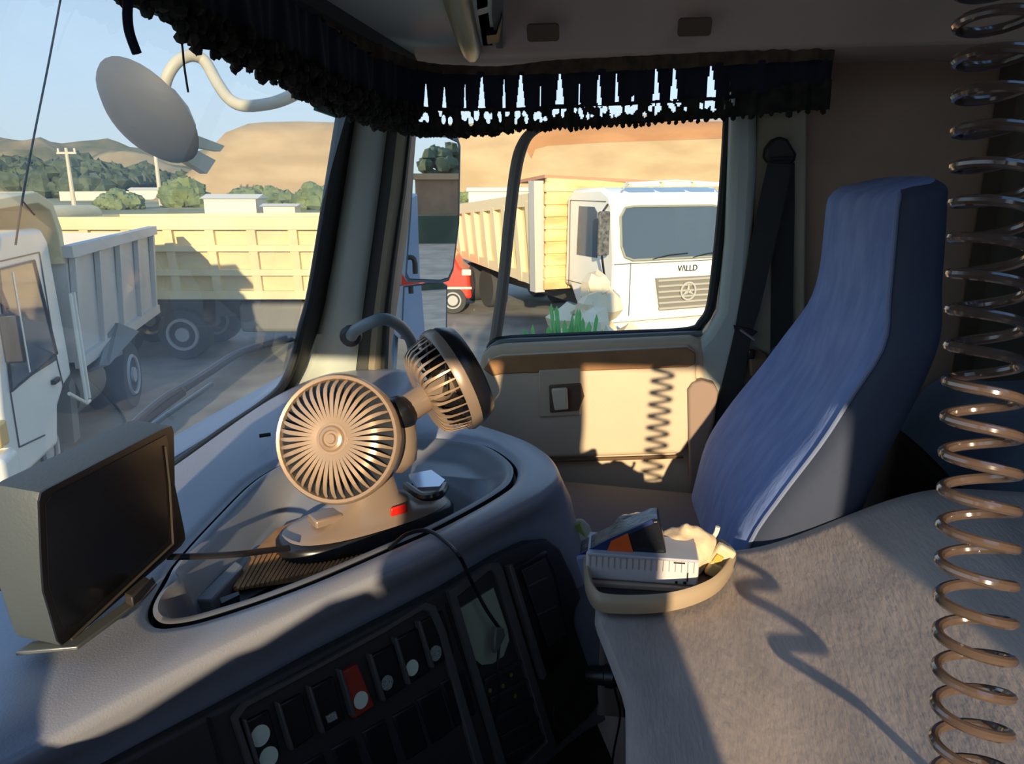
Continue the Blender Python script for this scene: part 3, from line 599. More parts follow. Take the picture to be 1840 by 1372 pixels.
wm2 = thing('wing_mirror', P(750, 640, x=1.98), 'small wide-angle wing mirror below the tall one', 'mirror')
mirror([(726, 516), (790, 508), (801, 515), (800, 588), (790, 600), (760, 612), (722, 606)], 1.98, wm2, .04)
M().tube(cr([P(700, 230, x=1.9), P(716, 300, x=1.97), P(712, 480, x=1.99), P(706, 600, x=1.96), P(700, 680, x=1.8), P(700, 700, x=1.66)], 24), .016, 10).build('mirror_arm', mh, wm)

# ---- kerb mirror at the cab's front corner
km = thing('kerb_mirror', P(265, 240, y=1.0), 'round kerb mirror on a bent arm outside the windscreen', 'mirror')
c = P(262, 205, y=1.0); ax = (R*.40+F*.57+U*.74).normalized()
lm_ = mat('kerb_shell', (86, 88, 90), .6); 
M().lathe([(.0, -.045), (.05, -.04), (.09, -.022), (.118, .0), (.122, .008), (.113, .012)], c, ax, 32, cap=False).build('mirror_shell', lm_, km)
M().lathe([(.113, .010), (.09, .016), (.0, .024)], c, ax, 32, cap=False).build('mirror_glass', mat('mirror_dull', (150, 158, 164), .12, .85), km)
hq = [P(px, py, y=1.02) for px, py in [(296, 148), (316, 160), (340, 190), (355, 226), (352, 236), (330, 224), (300, 205), (286, 192)]]
M().prism(hq, (0, .06, 0)).build('mount_cover', mat('mount_cream', (206, 200, 170), .5), km, bevel=.006, seg=3)
M().tube(cr([P(px, py, y=yy) for px, py, yy in [(292, 170, 1.02), (302, 135, 1.0), (320, 110, .98), (345, 100, .96), (368, 110, .94), (390, 148, .9), (412, 178, .86), (440, 190, .82), (485, 186, .76), (520, 174, .7), (545, 158, .62)]], 50), .013, 12).build('mirror_arm', mat('arm_cream', (200, 194, 170), .5), km)
M().prism([P(px, py, y=1.05) for px, py in [(330, 246), (346, 240), (404, 262), (396, 272), (342, 262)]], (0, .02, 0)).build('pale_reflection', mat('mount_cream', (0, 0, 0)), km)  # pale plates here and below stand in for a reflection
M().prism([P(px, py, y=1.05) for px, py in [(318, 272), (340, 262), (388, 288), (372, 312), (330, 286)]], (0, .02, 0)).build('pale_reflection', mat('mount_cream', (0, 0, 0)), km)

# ---- wipers
blk = mat('wiper_black', (58, 62, 66), .5)
def gpt(px, py, off=.02):
    n_ = Vector((0, 1, .25)).normalized(); return P(px, py, pl=(Vector((0, .665+off, -.41)), n_))
wt = thing('wiper', gpt(300, 800), 'upper windscreen wiper resting across the lower glass', 'wiper')
M().tube(cr([gpt(*q) for q in [(215, 786), (262, 742), (300, 712), (355, 680), (400, 650), (430, 632), (470, 618), (512, 606)]], 30), .006, 8).build('wiper_arm', blk, wt)
M().tube(cr([gpt(*q, .012) for q in [(330, 700), (380, 668), (440, 632), (525, 610)]], 16), .005, 6).build('wiper_blade', rubber, wt)
wt = thing('wiper', gpt(330, 800), 'lower windscreen wiper close to the dashboard edge', 'wiper')
M().tube(cr([gpt(*q) for q in [(240, 790), (290, 752), (340, 718), (380, 690)]], 20), .004, 8).build('wiper_arm', mat('wiper_grey', (176, 172, 160), .4), wt)
M().tube(cr([gpt(*q, .012) for q in [(228, 784), (280, 742), (330, 705)]], 12), .005, 6).build('wiper_blade', rubber, wt)
# ---- hanging bits
tag(M().tube(cr([P(px, py, y=.42) for px, py in [(231, -60), (230, 0), (229, 30), (233, 60), (246, 96)]], 14), .0032, 6, flat=1.4).build('hanging_strap', mat('strap_navy', (14, 18, 40), .9)), 'black cloth strap end hanging in front of the sky', 'strap')
tag(M().tube(cr([P(px, py, y=.45) for px, py in [(324, 60), (328, 88), (331, 120), (338, 166)]], 12), .0012, 5).build('loose_thread', blackp), 'thin dark thread hanging from the front curtain fringe', 'thread')
tag(M().tube(cr([P(px, py, y=.60) for px, py in [(116, -40), (88, 110), (60, 250), (40, 360), (28, 440)]], 24), .0011, 5).tube(cr([P(px, py, y=.60) for px, py in [(40, 360), (50, 372), (62, 386)]], 6), .001, 5).build('aerial_wire', blackp), 'long thin wire slanting down across the windscreen at the left', 'wire')

# ---------------------------------------------------------------- curtains
def curtain_path():
    pts = []
    for px, y in ((-300, .445), (0, .445), (200, .44), (400, .43), (520, .42)): pass
    return cr([(-.5, .41, 0), (0, .42, 0), (.5, .43, 0), (.9, .435, 0), (1.2, .435, 0), (1.36, .425, 0), (1.47, .38, 0), (1.50, .30, 0), (1.505, .15, 0), (1.51, -.1, 0), (1.515, -.42, 0)], 900)
CPX = curtain_path()
def pxof(p):
    w_ = p.dot(F); return 920+FPX*p.dot(R)/w_, 686-FPX*p.dot(U)/w_
def zat(p, py):                                   # height of image row py on the vertical through p
    lo, hi = -2, 2
    for _ in range(40):
        m_ = (lo+hi)/2
        q = Vector((p.x, p.y, m_))
        if q.dot(F) < .02 or pxof(q)[1] < py: hi = m_
        else: lo = m_
    return lo
def lut(tab, x):
    for (a, b_), (c_, d_) in zip(tab, tab[1:]):
        if a <= x <= c_: return b_+(d_-b_)*(x-a)/(c_-a)
    return tab[0][1] if x < tab[0][0] else tab[-1][1]
# top, band bottom, fringe bottom heights along x (front) then along -y (side)
arc = [0]
for a, b_ in zip(CPX, CPX[1:]): arc.append(arc[-1]+(b_-a).length)
AL = arc[-1]
def s_of(px):                                     # arc position whose vertical crosses image column px near the curtain
    best = min(range(len(CPX)), key=lambda i: abs(pxof(Vector((CPX[i].x, CPX[i].y, .14)))[0]-px) if Vector((CPX[i].x, CPX[i].y, .14)).dot(F) > .05 else 1e9)
    return arc[best]
def hz(tab):
    out = []
    for px, py in tab:
        s = s_of(px); i = min(range(len(arc)), key=lambda j: abs(arc[j]-s)); out.append((s, zat(CPX[i], py)))
    return sorted(out)
bandb = hz([(330, 20), (450, 70), (540, 112), (610, 150), (680, 185), (740, 195), (830, 200), (920, 200), (1100, 190), (1300, 180), (1449, 150)])
frb = hz([(290, 25), (330, 78), (400, 105), (470, 136), (540, 168), (600, 200), (650, 216), (740, 238), (800, 242), (860, 240), (930, 232), (1000, 230), (1150, 222), (1300, 212), (1449, 198)])
topb = hz([(560, 8), (620, 62), (680, 100), (740, 118), (800, 127), (900, 130), (1000, 127), (1200, 118), (1449, 103)])
headb = hz([(575, -20), (640, 45), (700, 90), (760, 112), (830, 118), (900, 120), (1000, 108), (1200, 98), (1449, 86)])
ct = thing('curtain_valance', (1.2, .4, .12), 'navy pleated curtain valance with dark fringe running along windscreen and door window', 'curtain')
slits = [(765, 8, 150, 190), (798, 7, 156, 190), (835, 4, 150, 190), (865, 13, 138, 194), (905, 6, 142, 190), (935, 15, 132, 190), (970, 3, 150, 186), (1005, 14, 130, 180), (1040, 3, 150, 182), (1075, 9, 134, 182), (1107, 6, 132, 176), (1136, 4, 168, 176), (1178, 11, 122, 174), (1210, 13, 118, 174), (1276, 16, 116, 168), (1307, 7, 136, 164)]
srt = [(s_of(a), a, w_, t0, t1) for a, w_, t0, t1 in slits]
random.seed(11)
holes = []
for s, a, w_, t0, t1 in srt:
    yb = 205 if a < 1000 else 190
    for _ in range(4): holes.append((a+random.uniform(-11, 11), yb+random.uniform(-8, 12)+(a > 1200)*-6, random.uniform(2.5, 5), random.uniform(5, 10)))
for _ in range(22): a = random.uniform(760, 1310); holes.append((a, 208-(a-760)*.028+random.uniform(-6, 12), random.uniform(2, 3.5), random.uniform(3, 7)))
NS = 1100; pc = cr(CPX[::20], NS)
ac = [0]
for a, b_ in zip(pc, pc[1:]): ac.append(ac[-1]+(b_-a).length)
def band(name, m, za, zb_, rows_, amp, freq, kill=None, inset=0):
    vs = []; fs = []; pxs = []
    for i, p in enumerate(pc):
        t_ = (pc[min(i+1, NS-1)]-pc[max(i-1, 0)]).normalized(); n_ = Vector((-t_.y, t_.x, 0))
        s = ac[i]; z1 = lut(za, s); z0 = lut(zb_, s)
        for j in range(rows_+1):
            f_ = j/rows_; o_ = amp*math.sin(s*freq+1.3*math.sin(s*7))*(.3+.7*f_)+.3*amp*math.sin(s*freq*2.7)
            q = Vector((p.x, p.y, 0))+n_*(o_+inset); q.z = z1*(1-f_)+z0*f_; vs.append(q)
            pxs.append(pxof(q) if q.dot(F) > .05 else (-9999, 0))
    for i in range(NS-1):
        for j in range(rows_):
            a = i*(rows_+1)+j; fidx = (a, a+rows_+1, a+rows_+2, a+1)
            if kill:
                X, Y = pxs[a]
                if kill(X, Y): continue
            fs.append(fidx)
    return M().add(vs, fs).build(name, m, ct, angle=180)
def killslit(X, Y):
    for a, w_, t0, t1 in slits:
        if abs(X-a) < w_ and t0 < Y < t1+6:
            f_ = (Y-t0)/(t1-t0); hw = w_/2*(.2+.8*min(1, f_)); 
            if abs(X-a) < hw: return True
    return False
def killhole(X, Y):
    for a, b_, rx, ry in holes:
        if ((X-a)/rx)**2+((Y-b_)/ry)**2 < 1: return True
    return False
band('band', navy, topb, bandb, 40, .007, 62, killslit)
band('fringe', fringem, [(s, z+.006) for s, z in bandb], frb, 26, .006, 130, killhole, -.004)
band('heading', headm, headb, [(s, z-.006) for s, z in topb], 6, .006, 90, None, -.006)
# pompoms on the fringe edge
b = M(); random.seed(5)
for i in range(0, NS, 5):
    s = ac[i]; p = pc[i]; t_ = (pc[min(i+1, NS-1)]-pc[max(i-1, 0)]).normalized(); n_ = Vector((-t_.y, t_.x, 0)); z0 = lut(frb, s); z1 = lut(bandb, s)
    X, _ = pxof(Vector((p.x, p.y, z0))); side = p.x > 1.45
    b.ell(Vector((p.x, p.y, z0+random.uniform(-.003, .004)))+n_*random.uniform(-.006, .008), [random.uniform(.004, .0075)]*3, 6, 4, .25)
    if not side:
        for _ in range(5):
            b.ell(Vector((p.x, p.y, z0+random.random()*(z1-z0)*1.1))-n_*random.uniform(.0, .02), [random.uniform(.004, .009)]*3, 6, 4, .3)
tag(b.build('pompoms', fringem, ct, angle=20), kind='stuff')
tag(M().prism([P(px, py, y=.47) for px, py in [(572, 182), (590, 188), (612, 200), (610, 212), (570, 198)]], (0, .006, 0)).build('green_ribbon', mat('ribbon_green', (38, 110, 90), .6)), 'green ribbon end sticking out below the curtain at the pillar', 'ribbon')

# ================================================================ DASHBOARD
TR = [(.605, .452), (.641, .484), (.728, .512), (.856, .530), (1.00, .540), (1.10, .510), (1.17, .43), (1.21, .36), (1.22, .291), (1.194, .206), (1.113, .147), (1.04, .135), (.974, .153), (.867, .209), (.791, .261), (.704, .323), (.640, .380), (.608, .420)]
R1 = [(.10, .585, -.42), (.30, .604, -.41), (.60, .618, -.408), (.967, .64, -.408), (1.35, .655, -.408), (1.56, .60, -.41), (1.57, .43, -.41), (1.34, .365, -.415), (1.275, .25, -.43), (1.185, .125, -.437), (1.08, .075, -.44), (1.00, .088, -.44), (.915, .137, -.44), (.80, .208, -.44), (.695, .283, -.44), (.60, .347, -.44), (.487, .413, -.44), (.36, .478, -.44)]
R2 = [(.08, .63, -.50), (.30, .66, -.50), (.60, .67, -.50), (.967, .68, -.50), (1.35, .69, -.50), (1.60, .62, -.50), (1.60, .42, -.50), (1.35, .35, -.50), (1.295, .235, -.50), (1.19, .085, -.50), (1.085, .062, -.50), (1.03, .105, -.50), (.958, .155, -.50), (.856, .217, -.50), (.756, .280, -.50), (.62, .364, -.50), (.495, .441, -.50), (.37, .515, -.50)]
NP = 180
t0r = cr([(x, y, -.43) for x, y in TR], NP, True)
r1 = cr(R1, NP, True); r2 = cr(R2, NP, True)
mA, mB = Vector((.70, .455, 0)), Vector((1.09, .29, 0))
def inset(p, d):
    q = Vector((p.x, p.y, 0)); ab = mB-mA; t = max(0, min(1, (q-mA).dot(ab)/ab.dot(ab))); m_ = mA+ab*t; v = q-m_; L = v.length
    return m_+v*(max(.005, L-d)/L) if L > 1e-6 else m_
r1in = [Vector((b_.x*.86+a.x*.14, b_.y*.86+a.y*.14, b_.z+.012)) for a, b_ in zip(t0r, r1)]
r1mid = [Vector((b_.x*.95+a.x*.05, b_.y*.95+a.y*.05, b_.z+.008)) for a, b_ in zip(t0r, r1)]
r12 = [a.lerp(b_, .45)+Vector((0, 0, .004)) for a, b_ in zip(r1, r2)]
near = [1 if 8.3 < i*18/NP < 17.2 else (.3 if i*18/NP > 5 else 0) for i in range(NP)]
r3 = [Vector((p.x-.049*k_, p.y-.078*k_, -.82)) for p, k_ in zip(r2, near)]
r25 = [a.lerp(b_, .5)+((Vector((.012, 0, 0))) if a.x > .98 else Vector()) for a, b_ in zip(r2, r3)]
r4 = [Vector((p.x+.05*k_, p.y+.10*k_, -.92)) for p, k_ in zip(r3, near)]
r5 = [Vector((p.x+.05*k_, p.y+.12*k_, -1.45)) for p, k_ in zip(r3, near)]
dash = thing('dashboard', (.8, .35, -1.45), 'blue-grey dashboard with an oval tray on top and a black switch panel facing the driver', 'dashboard')
g0 = [Vector((inset(p, .006).x, inset(p, .006).y, -.436)) for p in t0r]
tout = [Vector((p.x, p.y, -.430)) for p in t0r]
tout2 = [Vector((inset(p, -.012).x, inset(p, -.012).y, -.428)) for p in t0r]
M().loft([g0, tout, tout2, r1in, r1mid, r1, r12, r2, r25, r3, r4, r5], True, True, True).build('shell', dashm, dash, angle=60) if False else None
sh = M().loft([g0, tout, tout2, r1in, r1mid, r1, r12, r2, r25, r3, r4, r5], True, False, False).build('shell', dashm, dash, angle=75)
# tray: inner lip, wall, floor (shallower at the right end)
def fz(x): u = max(0, min(1, (x-.98)/.10)); u = u*u*(3-2*u); return -.492*(1-u)-.452*u
i1 = [Vector((*inset(p, .013).xy, -.433)) for p in t0r]; i2 = [Vector((*inset(p, .020).xy, -.431)) for p in t0r]
i3 = [Vector((*inset(p, .032).xy, -.440)) for p in t0r]; i4 = [Vector((*inset(p, .050).xy, fz(p.x)+.006)) for p in t0r]
i5 = [Vector((*inset(p, .058).xy, fz(p.x))) for p in t0r]; i6 = [Vector((*inset(p, .085).xy, fz(p.x))) for p in t0r]; i7 = [Vector((*inset(p, .3).xy, fz(inset(p, .3).x))) for p in t0r]
M().loft([i1, i2, i3, i4, i5, i6, i7]).build('tray', mat('tray_plastic', (120, 122, 126), .35, var=.05, vs=3), dash, angle=60)
M().loft([[p+Vector((0, 0, .0)) for p in g0], [Vector((*inset(p, .008).xy, -.446)) for p in t0r], [Vector((*inset(p, .012).xy, -.446)) for p in t0r], i1]).build('tray_groove', rubber, dash)
# corrugated strip on the tray floor, brown put in for the sunlight there
mp_ = [P(px, py, z=-.485) for px, py in [(452, 1002), (500, 955), (560, 930), (700, 925), (720, 950), (640, 1020), (560, 1040), (420, 1062)]]
ribm = mat('sunlit_rib_strip', (176, 130, 80), .7, rgb2=(150, 108, 66), vs=30)
mt = M().prism(mp_, (0, 0, .006)).build('sunlit_rib_strip', ribm, None, smooth=False); tag(mt, 'ribbed strip on the floor of the oval dashboard tray, coloured brown for sunlight', 'mat')
b = M(); a0, a1 = P(452, 1002, z=-.478), P(420, 1062, z=-.478); b0, b1 = P(700, 925, z=-.478), P(640, 1015, z=-.478)
for i in range(26):
    u_ = (i+.5)/26; p, q = a0.lerp(b0, u_), a1.lerp(b1, u_); b.tube([p.lerp(q, .03), p.lerp(q, .97)], .0022, 5)
b.build('rib', ribm, mt); bpy.data.objects['rib']['kind'] = 'stuff'
# crossing divider at the tray's left end
M().prism([P(px, py, z=-.49) for px, py in [(350, 1105), (385, 1105), (440, 1040), (425, 1030)]], (0, 0, .02)).build('tray_divider', mat('tray_plastic', (0, 0, 0)), dash, bevel=.003)
tag(M().prism([P(px, py, z=-.484) for px, py in [(397, 1090), (430, 1078), (432, 1084), (400, 1100)]], (0, 0, .012)).build('dark_block', blackp), 'small black block in the left end of the dashboard tray', 'block')
M().tube([P(px, py, z=-.402) for px, py in [(466, 783), (486, 780)]], .0035, 6).build('sensor_slot', blackp, dash)

# ---- fascia
FO = Vector((.5, .43, -.5)); FL = Vector((.847, -.531, 0)).normalized(); n0 = Vector((-.531, -.847, 0)).normalized(); th = math.radians(16)
FD = Vector((0, 0, -1))*math.cos(th)+n0*math.sin(th); FN = -(FL.cross(FD)).normalized()          # outward, towards the driver
def fu(u, v, h=0): return FO+FL*u+FD*v+FN*h
def fp(px, py, h=.008): return P(px, py, pl=(FO+FN*h, FN))
def plate(name, pts, h0, h1, m, parent=dash, bevel=.002, **k_): return M().prism([fp(px, py, h1) for px, py in pts], -FN*(h1-h0)).build(name, m, parent, bevel=bevel, **k_)
fas = M().prism([fp(px, py, .010) for px, py in [(-60, 1510), (200, 1374), (400, 1268), (560, 1180), (800, 1056), (900, 995), (950, 972), (985, 968), (1008, 985), (1030, 1030), (1060, 1110), (1092, 1200), (1098, 1240), (1060, 1290), (1000, 1345), (900, 1420), (700, 1560), (100, 1800)]], -FN*.02).build('fascia', darkp, dash, bevel=.006, seg=3)
# vertical joint lines in the black fascia
plate('joint', [(800, 1085), (806, 1082), (900, 1372), (894, 1376)], .009, .0115, rubber, fas, bevel=0)
plate('joint', [(372, 1290), (378, 1288), (410, 1400), (402, 1400)], .009, .0115, rubber, fas, bevel=0)
# switch block frame (ring)
def ring(name, o_, i_, h0, h1, m, parent):
    A = [fp(*q, h1) for q in o_]; B = [fp(*q, h1) for q in i_]; d_ = -FN*(h1-h0)
    return M().loft([A, B, [p+d_ for p in B], [p+d_ for p in A], A]).build(name, m, parent, bevel=.0015)
edge_m = mat('frame_edge', (86, 84, 80), .4)
ring('switch_frame', [(418, 1290), (440, 1262), (560, 1200), (690, 1128), (765, 1082), (782, 1088), (800, 1130), (872, 1380), (600, 1540), (480, 1480)], [(430, 1292), (446, 1270), (562, 1208), (690, 1138), (760, 1096), (773, 1100), (790, 1140), (856, 1378), (600, 1520), (492, 1470)], .008, .016, edge_m, fas)
swm = mat('switch_black', (18, 18, 20), .35); redsw = mat('switch_red', (170, 52, 38), .45); stk = mat('sticker_pale', (232, 240, 212), .6)
cs = [(470, 1330), (530, 1300), (586, 1270), (641, 1240), (695, 1212), (740, 1182), (782, 1152)]
labs = None
for i, (cx, cy) in enumerate(cs):
    q = [(cx-28, cy-34), (cx+14, cy-56), (cx+36, cy+22), (cx-4, cy+48)]
    if i == 3: q = [(610, 1210), (643, 1192), (674, 1268), (637, 1292)]
    s_ = plate('switch', q, .008, .014 if i != 3 else .017, redsw if i == 3 else swm, fas, bevel=.002, label='red switch' if i == 3 else None)
    plate('side_lip', [(cx-30, cy-36), (cx-26, cy-38), (cx+0, cy+46), (cx-6, cy+48)], .010, .020, edge_m, s_, bevel=.001)
def disc(name, px, py, r, h, m, parent, **k_):
    c_ = fp(px, py, h); return M().lathe([(0, 0), (r, 0), (r, .0012), (0, .0012)], c_, FN, 24, cap=False).build(name, m, parent, **k_)
sw = [o for o in fas.children if o.name.startswith('switch') and 'frame' not in o.name]
disc('sticker', 467, 1321, .0105, .0145, stk, sw[0]); disc('sticker', 482, 1360, .0105, .0145, stk, sw[0])
disc('sticker', 648, 1257, .0095, .0175, stk, sw[3])
disc('sticker', 740, 1199, .0095, .0145, stk, sw[5])
prt = mat('printed_silver', (206, 208, 190), .4, rgb2=(90, 90, 84), vs=900)
disc('printed_disc', 782, 1173, .0095, .0145, prt, sw[6]); disc('printed_disc', 695, 1226, .0085, .0145, prt, sw[4]); 
plate('symbol', [(585, 1287), (603, 1277), (607, 1290), (590, 1299)], .014, .0152, prt, sw[2], bevel=0)
for i, (cx, cy) in enumerate(cs[1:]):
    ox, oy = 36, 100
    if cy+oy-30 > 1385 and i < 2: continue
    cx, cy = cx+ox, cy+oy; plate('blank_slot', [(cx-26, cy-26), (cx+16, cy-50), (cx+40, cy+30), (cx+2, cy+56)], .006, .0125, blackp, fas, bevel=.003)
# middle column: sticker, vent
ring('bay_frame', [(806, 1062), (880, 1012), (896, 1010), (904, 1024), (1000, 1340), (940, 1395), (905, 1400)], [(822, 1072), (878, 1026), (886, 1024), (892, 1034), (984, 1332), (936, 1380), (914, 1384)], .008, .017, edge_m, fas)
plate('paper_label', [(825, 1094), (887, 1056), (912, 1130), (915, 1150), (905, 1178), (885, 1192), (866, 1194), (848, 1180), (838, 1150)], .010, .0125, mat('label_olive', (160, 162, 134), .7), fas, bevel=0)
for i in range(5):
    y = 1206+i*34; x = 872+i*10
    plate('vent_slat', [(x, y+14), (x+66, y-22), (x+68, y-14), (x+2, y+23)], .010, .016, darkp, fas, bevel=.001)
for px, py in ((880, 1240), (918, 1212), (903, 1232), (925, 1250)): disc('gold_contact', px, py, .0028, .017, mat('gold', (220, 190, 110), .3, .8), fas)
# right column: hinged cover
plate('pocket_door', [(922, 1020), (984, 988), (1002, 1030), (1030, 1168), (980, 1222)], .010, .018, blackp, fas, bevel=.004, seg=3)
plate('pocket_rim', [(916, 1016), (922, 1012), (984, 1212), (978, 1222)], .010, .024, edge_m, fas)
plate('pocket_panel', [(938, 1024), (980, 1002), (994, 1034), (1018, 1140), (986, 1164)], .018, .0205, darkp, fas, bevel=.002)
for q in [((950, 1052), (984, 1036)), ((966, 1104), (1000, 1088))]:
    M().tube([fp(*q[0], .021), fp(*q[1], .021)], .0012, 5).build('ridge', edge_m, fas)
M().tube([fp(1018+30*math.cos(a*.2)*.8, 1282+34*math.sin(a*.2), .0108) for a in range(5, 19)], .0008, 5).build('moulded_ring', edge_m, fas)
# brown-lit lower trim of the console end
# ---- plug with lead at the right edge
pk = fp(1066, 1212, .020)
t = thing('power_plug', pk, 'black plug with a thin lead sticking out of the dashboard corner', 'plug')
pd = (R*.9+U*.05-F*.3).normalized()
M().lathe([(.012, -.01), (.014, 0), (.015, .018), (.018, .020), (.018, .034), (.012, .038)], pk, pd, 20).build('body', mat('plug_black', (44, 44, 44), .3), t)
q = pk+pd*.03
M().tube(cr([q, q+Vector((0, -.006, -.03)), q+Vector((-.0, -.014, -.07)), q+Vector((-.02, -.006, -.12)), q+Vector((-.05, .0, -.17))], 24), .0018, 6).build('lead', blackp, t)
# ---- cable over the dashboard rim
t = thing('charging_cable', fp(900, 1150, .03), 'black charging cable running from the fan over the dashboard rim to the sticker', 'cable')
b = M().tube(cr([P(700, 985, z=-.425), P(730, 960, z=-.424), P(768, 953, z=-.424), P(800, 972, z=-.427), P(826, 1000, z=-.436), fp(845, 1040, .03), fp(872, 1092, .026), fp(897, 1128, .028)], 40), .0026, 7)
b.build('cable', blackp, t)
M().prism([fp(892, 1126, .036), fp(906, 1128, .036), fp(909, 1142, .036), fp(893, 1175, .036), fp(889, 1165, .036)], -FN*.010).build('connector', mat('connector_grey', (90, 90, 86), .4), t, bevel=.002)
M().tube(cr([fp(897, 1160, .03), fp(894, 1200, .028), fp(896, 1250, .024), fp(892, 1290, .018)], 20), .0018, 6).build('lower_lead', blackp, t)

# ================================================================ MONITOR
# screen plane through the two bottom corners, leaning slightly
t = thing('monitor', P(190, 1130, z=-.405), 'black display screen on a metal foot at the windscreen', 'monitor')
ypl = (Vector((.53, .49, -.41)), Vector((.03, 1, .10)).normalized())
def mp(px, py, d=0): p = P(px, py, pl=ypl); return p+ypl[1]*d
fr_ = [(64, 900), (68, 884), (80, 876), (290, 768), (303, 764), (307, 775), (309, 870), (327, 955), (328, 968), (320, 980), (120, 1152), (106, 1158), (98, 1150), (84, 1100), (72, 1060), (68, 1000)]
F0 = [mp(*q) for q in fr_]; cc = sum(F0, Vector())/len(F0)
M().loft([[p.lerp(cc, .012)-ypl[1]*.003 for p in F0], F0, [p+ypl[1]*.040 for p in F0], [p.lerp(cc, .10)+ypl[1]*.052 for p in F0]], True, True, True).build('housing', mat('monitor_shell', (72, 80, 82), .5, bump=.1, bs=300), t, angle=30)
SC = [(74, 905), (86, 886), (292, 780), (296, 800), (298, 872), (310, 950), (304, 962), (124, 1122), (108, 1128), (92, 1090), (80, 1050)]
M().prism([mp(*q, -.0035)*.9995 for q in fr_], ypl[1]*.002).build('bezel', blackp, t, smooth=False)
M().prism([mp(*q, -.0045) for q in SC], ypl[1]*.003).build('screen', mat('screen_black', (20, 21, 25), .22), t, smooth=False)
bx = [mp(118, 1146, -.006), mp(302, 975, -.006)]
M().tube(bx, .0014, 5).build('screen_bevel', mat('bevel_grey', (70, 64, 56), .4), t)
M().tube([mp(302, 975, -.006), mp(296, 870, -.006), mp(288, 800, -.006)], .0012, 5).build('screen_bevel', mat('bevel_grey', (0, 0, 0)), t)
# speckled side: outer flank slab
M().prism([P(px, py, z=-.408) for px, py in [(28, 1178), (60, 1158), (135, 1150), (240, 1075), (275, 1040), (282, 1052), (256, 1082), (150, 1160), (140, 1168)]], (0, 0, .004)).build('foot_plate', mat('steel_plate', (120, 124, 122), .35, .6), t, bevel=.001)
M().prism([P(px, py, z=-.402) for px, py in [(225, 1085), (262, 1052), (272, 1058), (240, 1092)]], (0, 0, .012)).build('hinge_block', darkp, t, bevel=.002)
tag(M().tube(cr([P(px, py, z=zz) for px, py, zz in [(300, 1000, -.41), (360, 999, -.418), (430, 995, -.42), (470, 990, -.43), (520, 984, -.44)]], 24), .004, 7, flat=.6).build('monitor_cable', blackp), 'flat dark cable lying across the tray from monitor to fan', 'cable')

# ================================================================ TWIN FAN
fanb = mat('fan_bronze', (150, 130, 112), .32, .25); fanbk = mat('fan_black', (26, 26, 28), .3); fang = mat('fan_grille', (172, 146, 120), .28, .3)
fb = P(655, 960, z=-.478)
fan = thing('twin_fan', fb, 'double-headed bronze desk fan standing in the dashboard tray', 'fan')
c0 = P(520, 985, z=-.47); c1 = P(790, 905, z=-.47); ad = (c1-c0); bl = ad.length; ad.normalize(); bd_ = Vector((-ad.y, ad.x, 0)); cm = (c0+c1)/2; cm.z = -.486
def oval(h, a, b_, off=0, n=40, e_=2.6):
    out = []
    for i in range(n):
        th_ = 2*math.pi*i/n; ct_, st_ = math.cos(th_), math.sin(th_)
        out.append(cm+ad*(off+a*abs(ct_)**(2/e_)*(1 if ct_ > 0 else -1))+bd_*(b_*abs(st_)**(2/e_)*(1 if st_ > 0 else -1))+Vector((0, 0, h)))
    return out
A_, B_ = bl/2*1.12, .062
M().loft([oval(0, A_*.94, B_*.9), oval(.004, A_, B_), oval(.022, A_*1.0, B_), oval(.030, A_*.95, B_*.93)], True, True, True).build('base', fanbk, fan, angle=60)
M().loft([oval(.031, A_*.93, B_*.9), oval(.036, A_*.86, B_*.82), oval(.040, A_*.6, B_*.75, -.005), oval(.060, A_*.33, B_*.55, .0), oval(.10, A_*.2, B_*.36, .008), oval(.135, A_*.16, B_*.28, .016), oval(.155, A_*.12, B_*.2, .02)], True, True, True).build('pedestal', fanb, fan, angle=60)
rb = M().box(P(717, 916, z=-.437), (.026, .004, .013), rot=Matrix.Rotation(math.atan2(ad.y, ad.x), 3, 'Z')); rb.build('power_button', mat('button_red', (214, 36, 22), .4), fan, bevel=.002, label='red power button')
M().box(P(585, 930, z=-.436), (.040, .03, .012), rot=Matrix.Rotation(math.atan2(ad.y, ad.x), 3, 'Z')).build('phone_rest', fanb, fan, bevel=.003)
M().prism([P(px, py, z=-.436) for px, py in [(735, 858), (775, 850), (800, 868), (790, 880), (750, 882)]], (0, 0, .006)).build('mirror_insert', mat('insert_pale', (200, 206, 220), .1, .6), fan)
M().tube(cr([P(730, 872, z=-.43), P(760, 892, z=-.425), P(790, 888, z=-.42), P(800, 872, z=-.425)], 16), .006, 8).build('clamp', fanbk, fan)
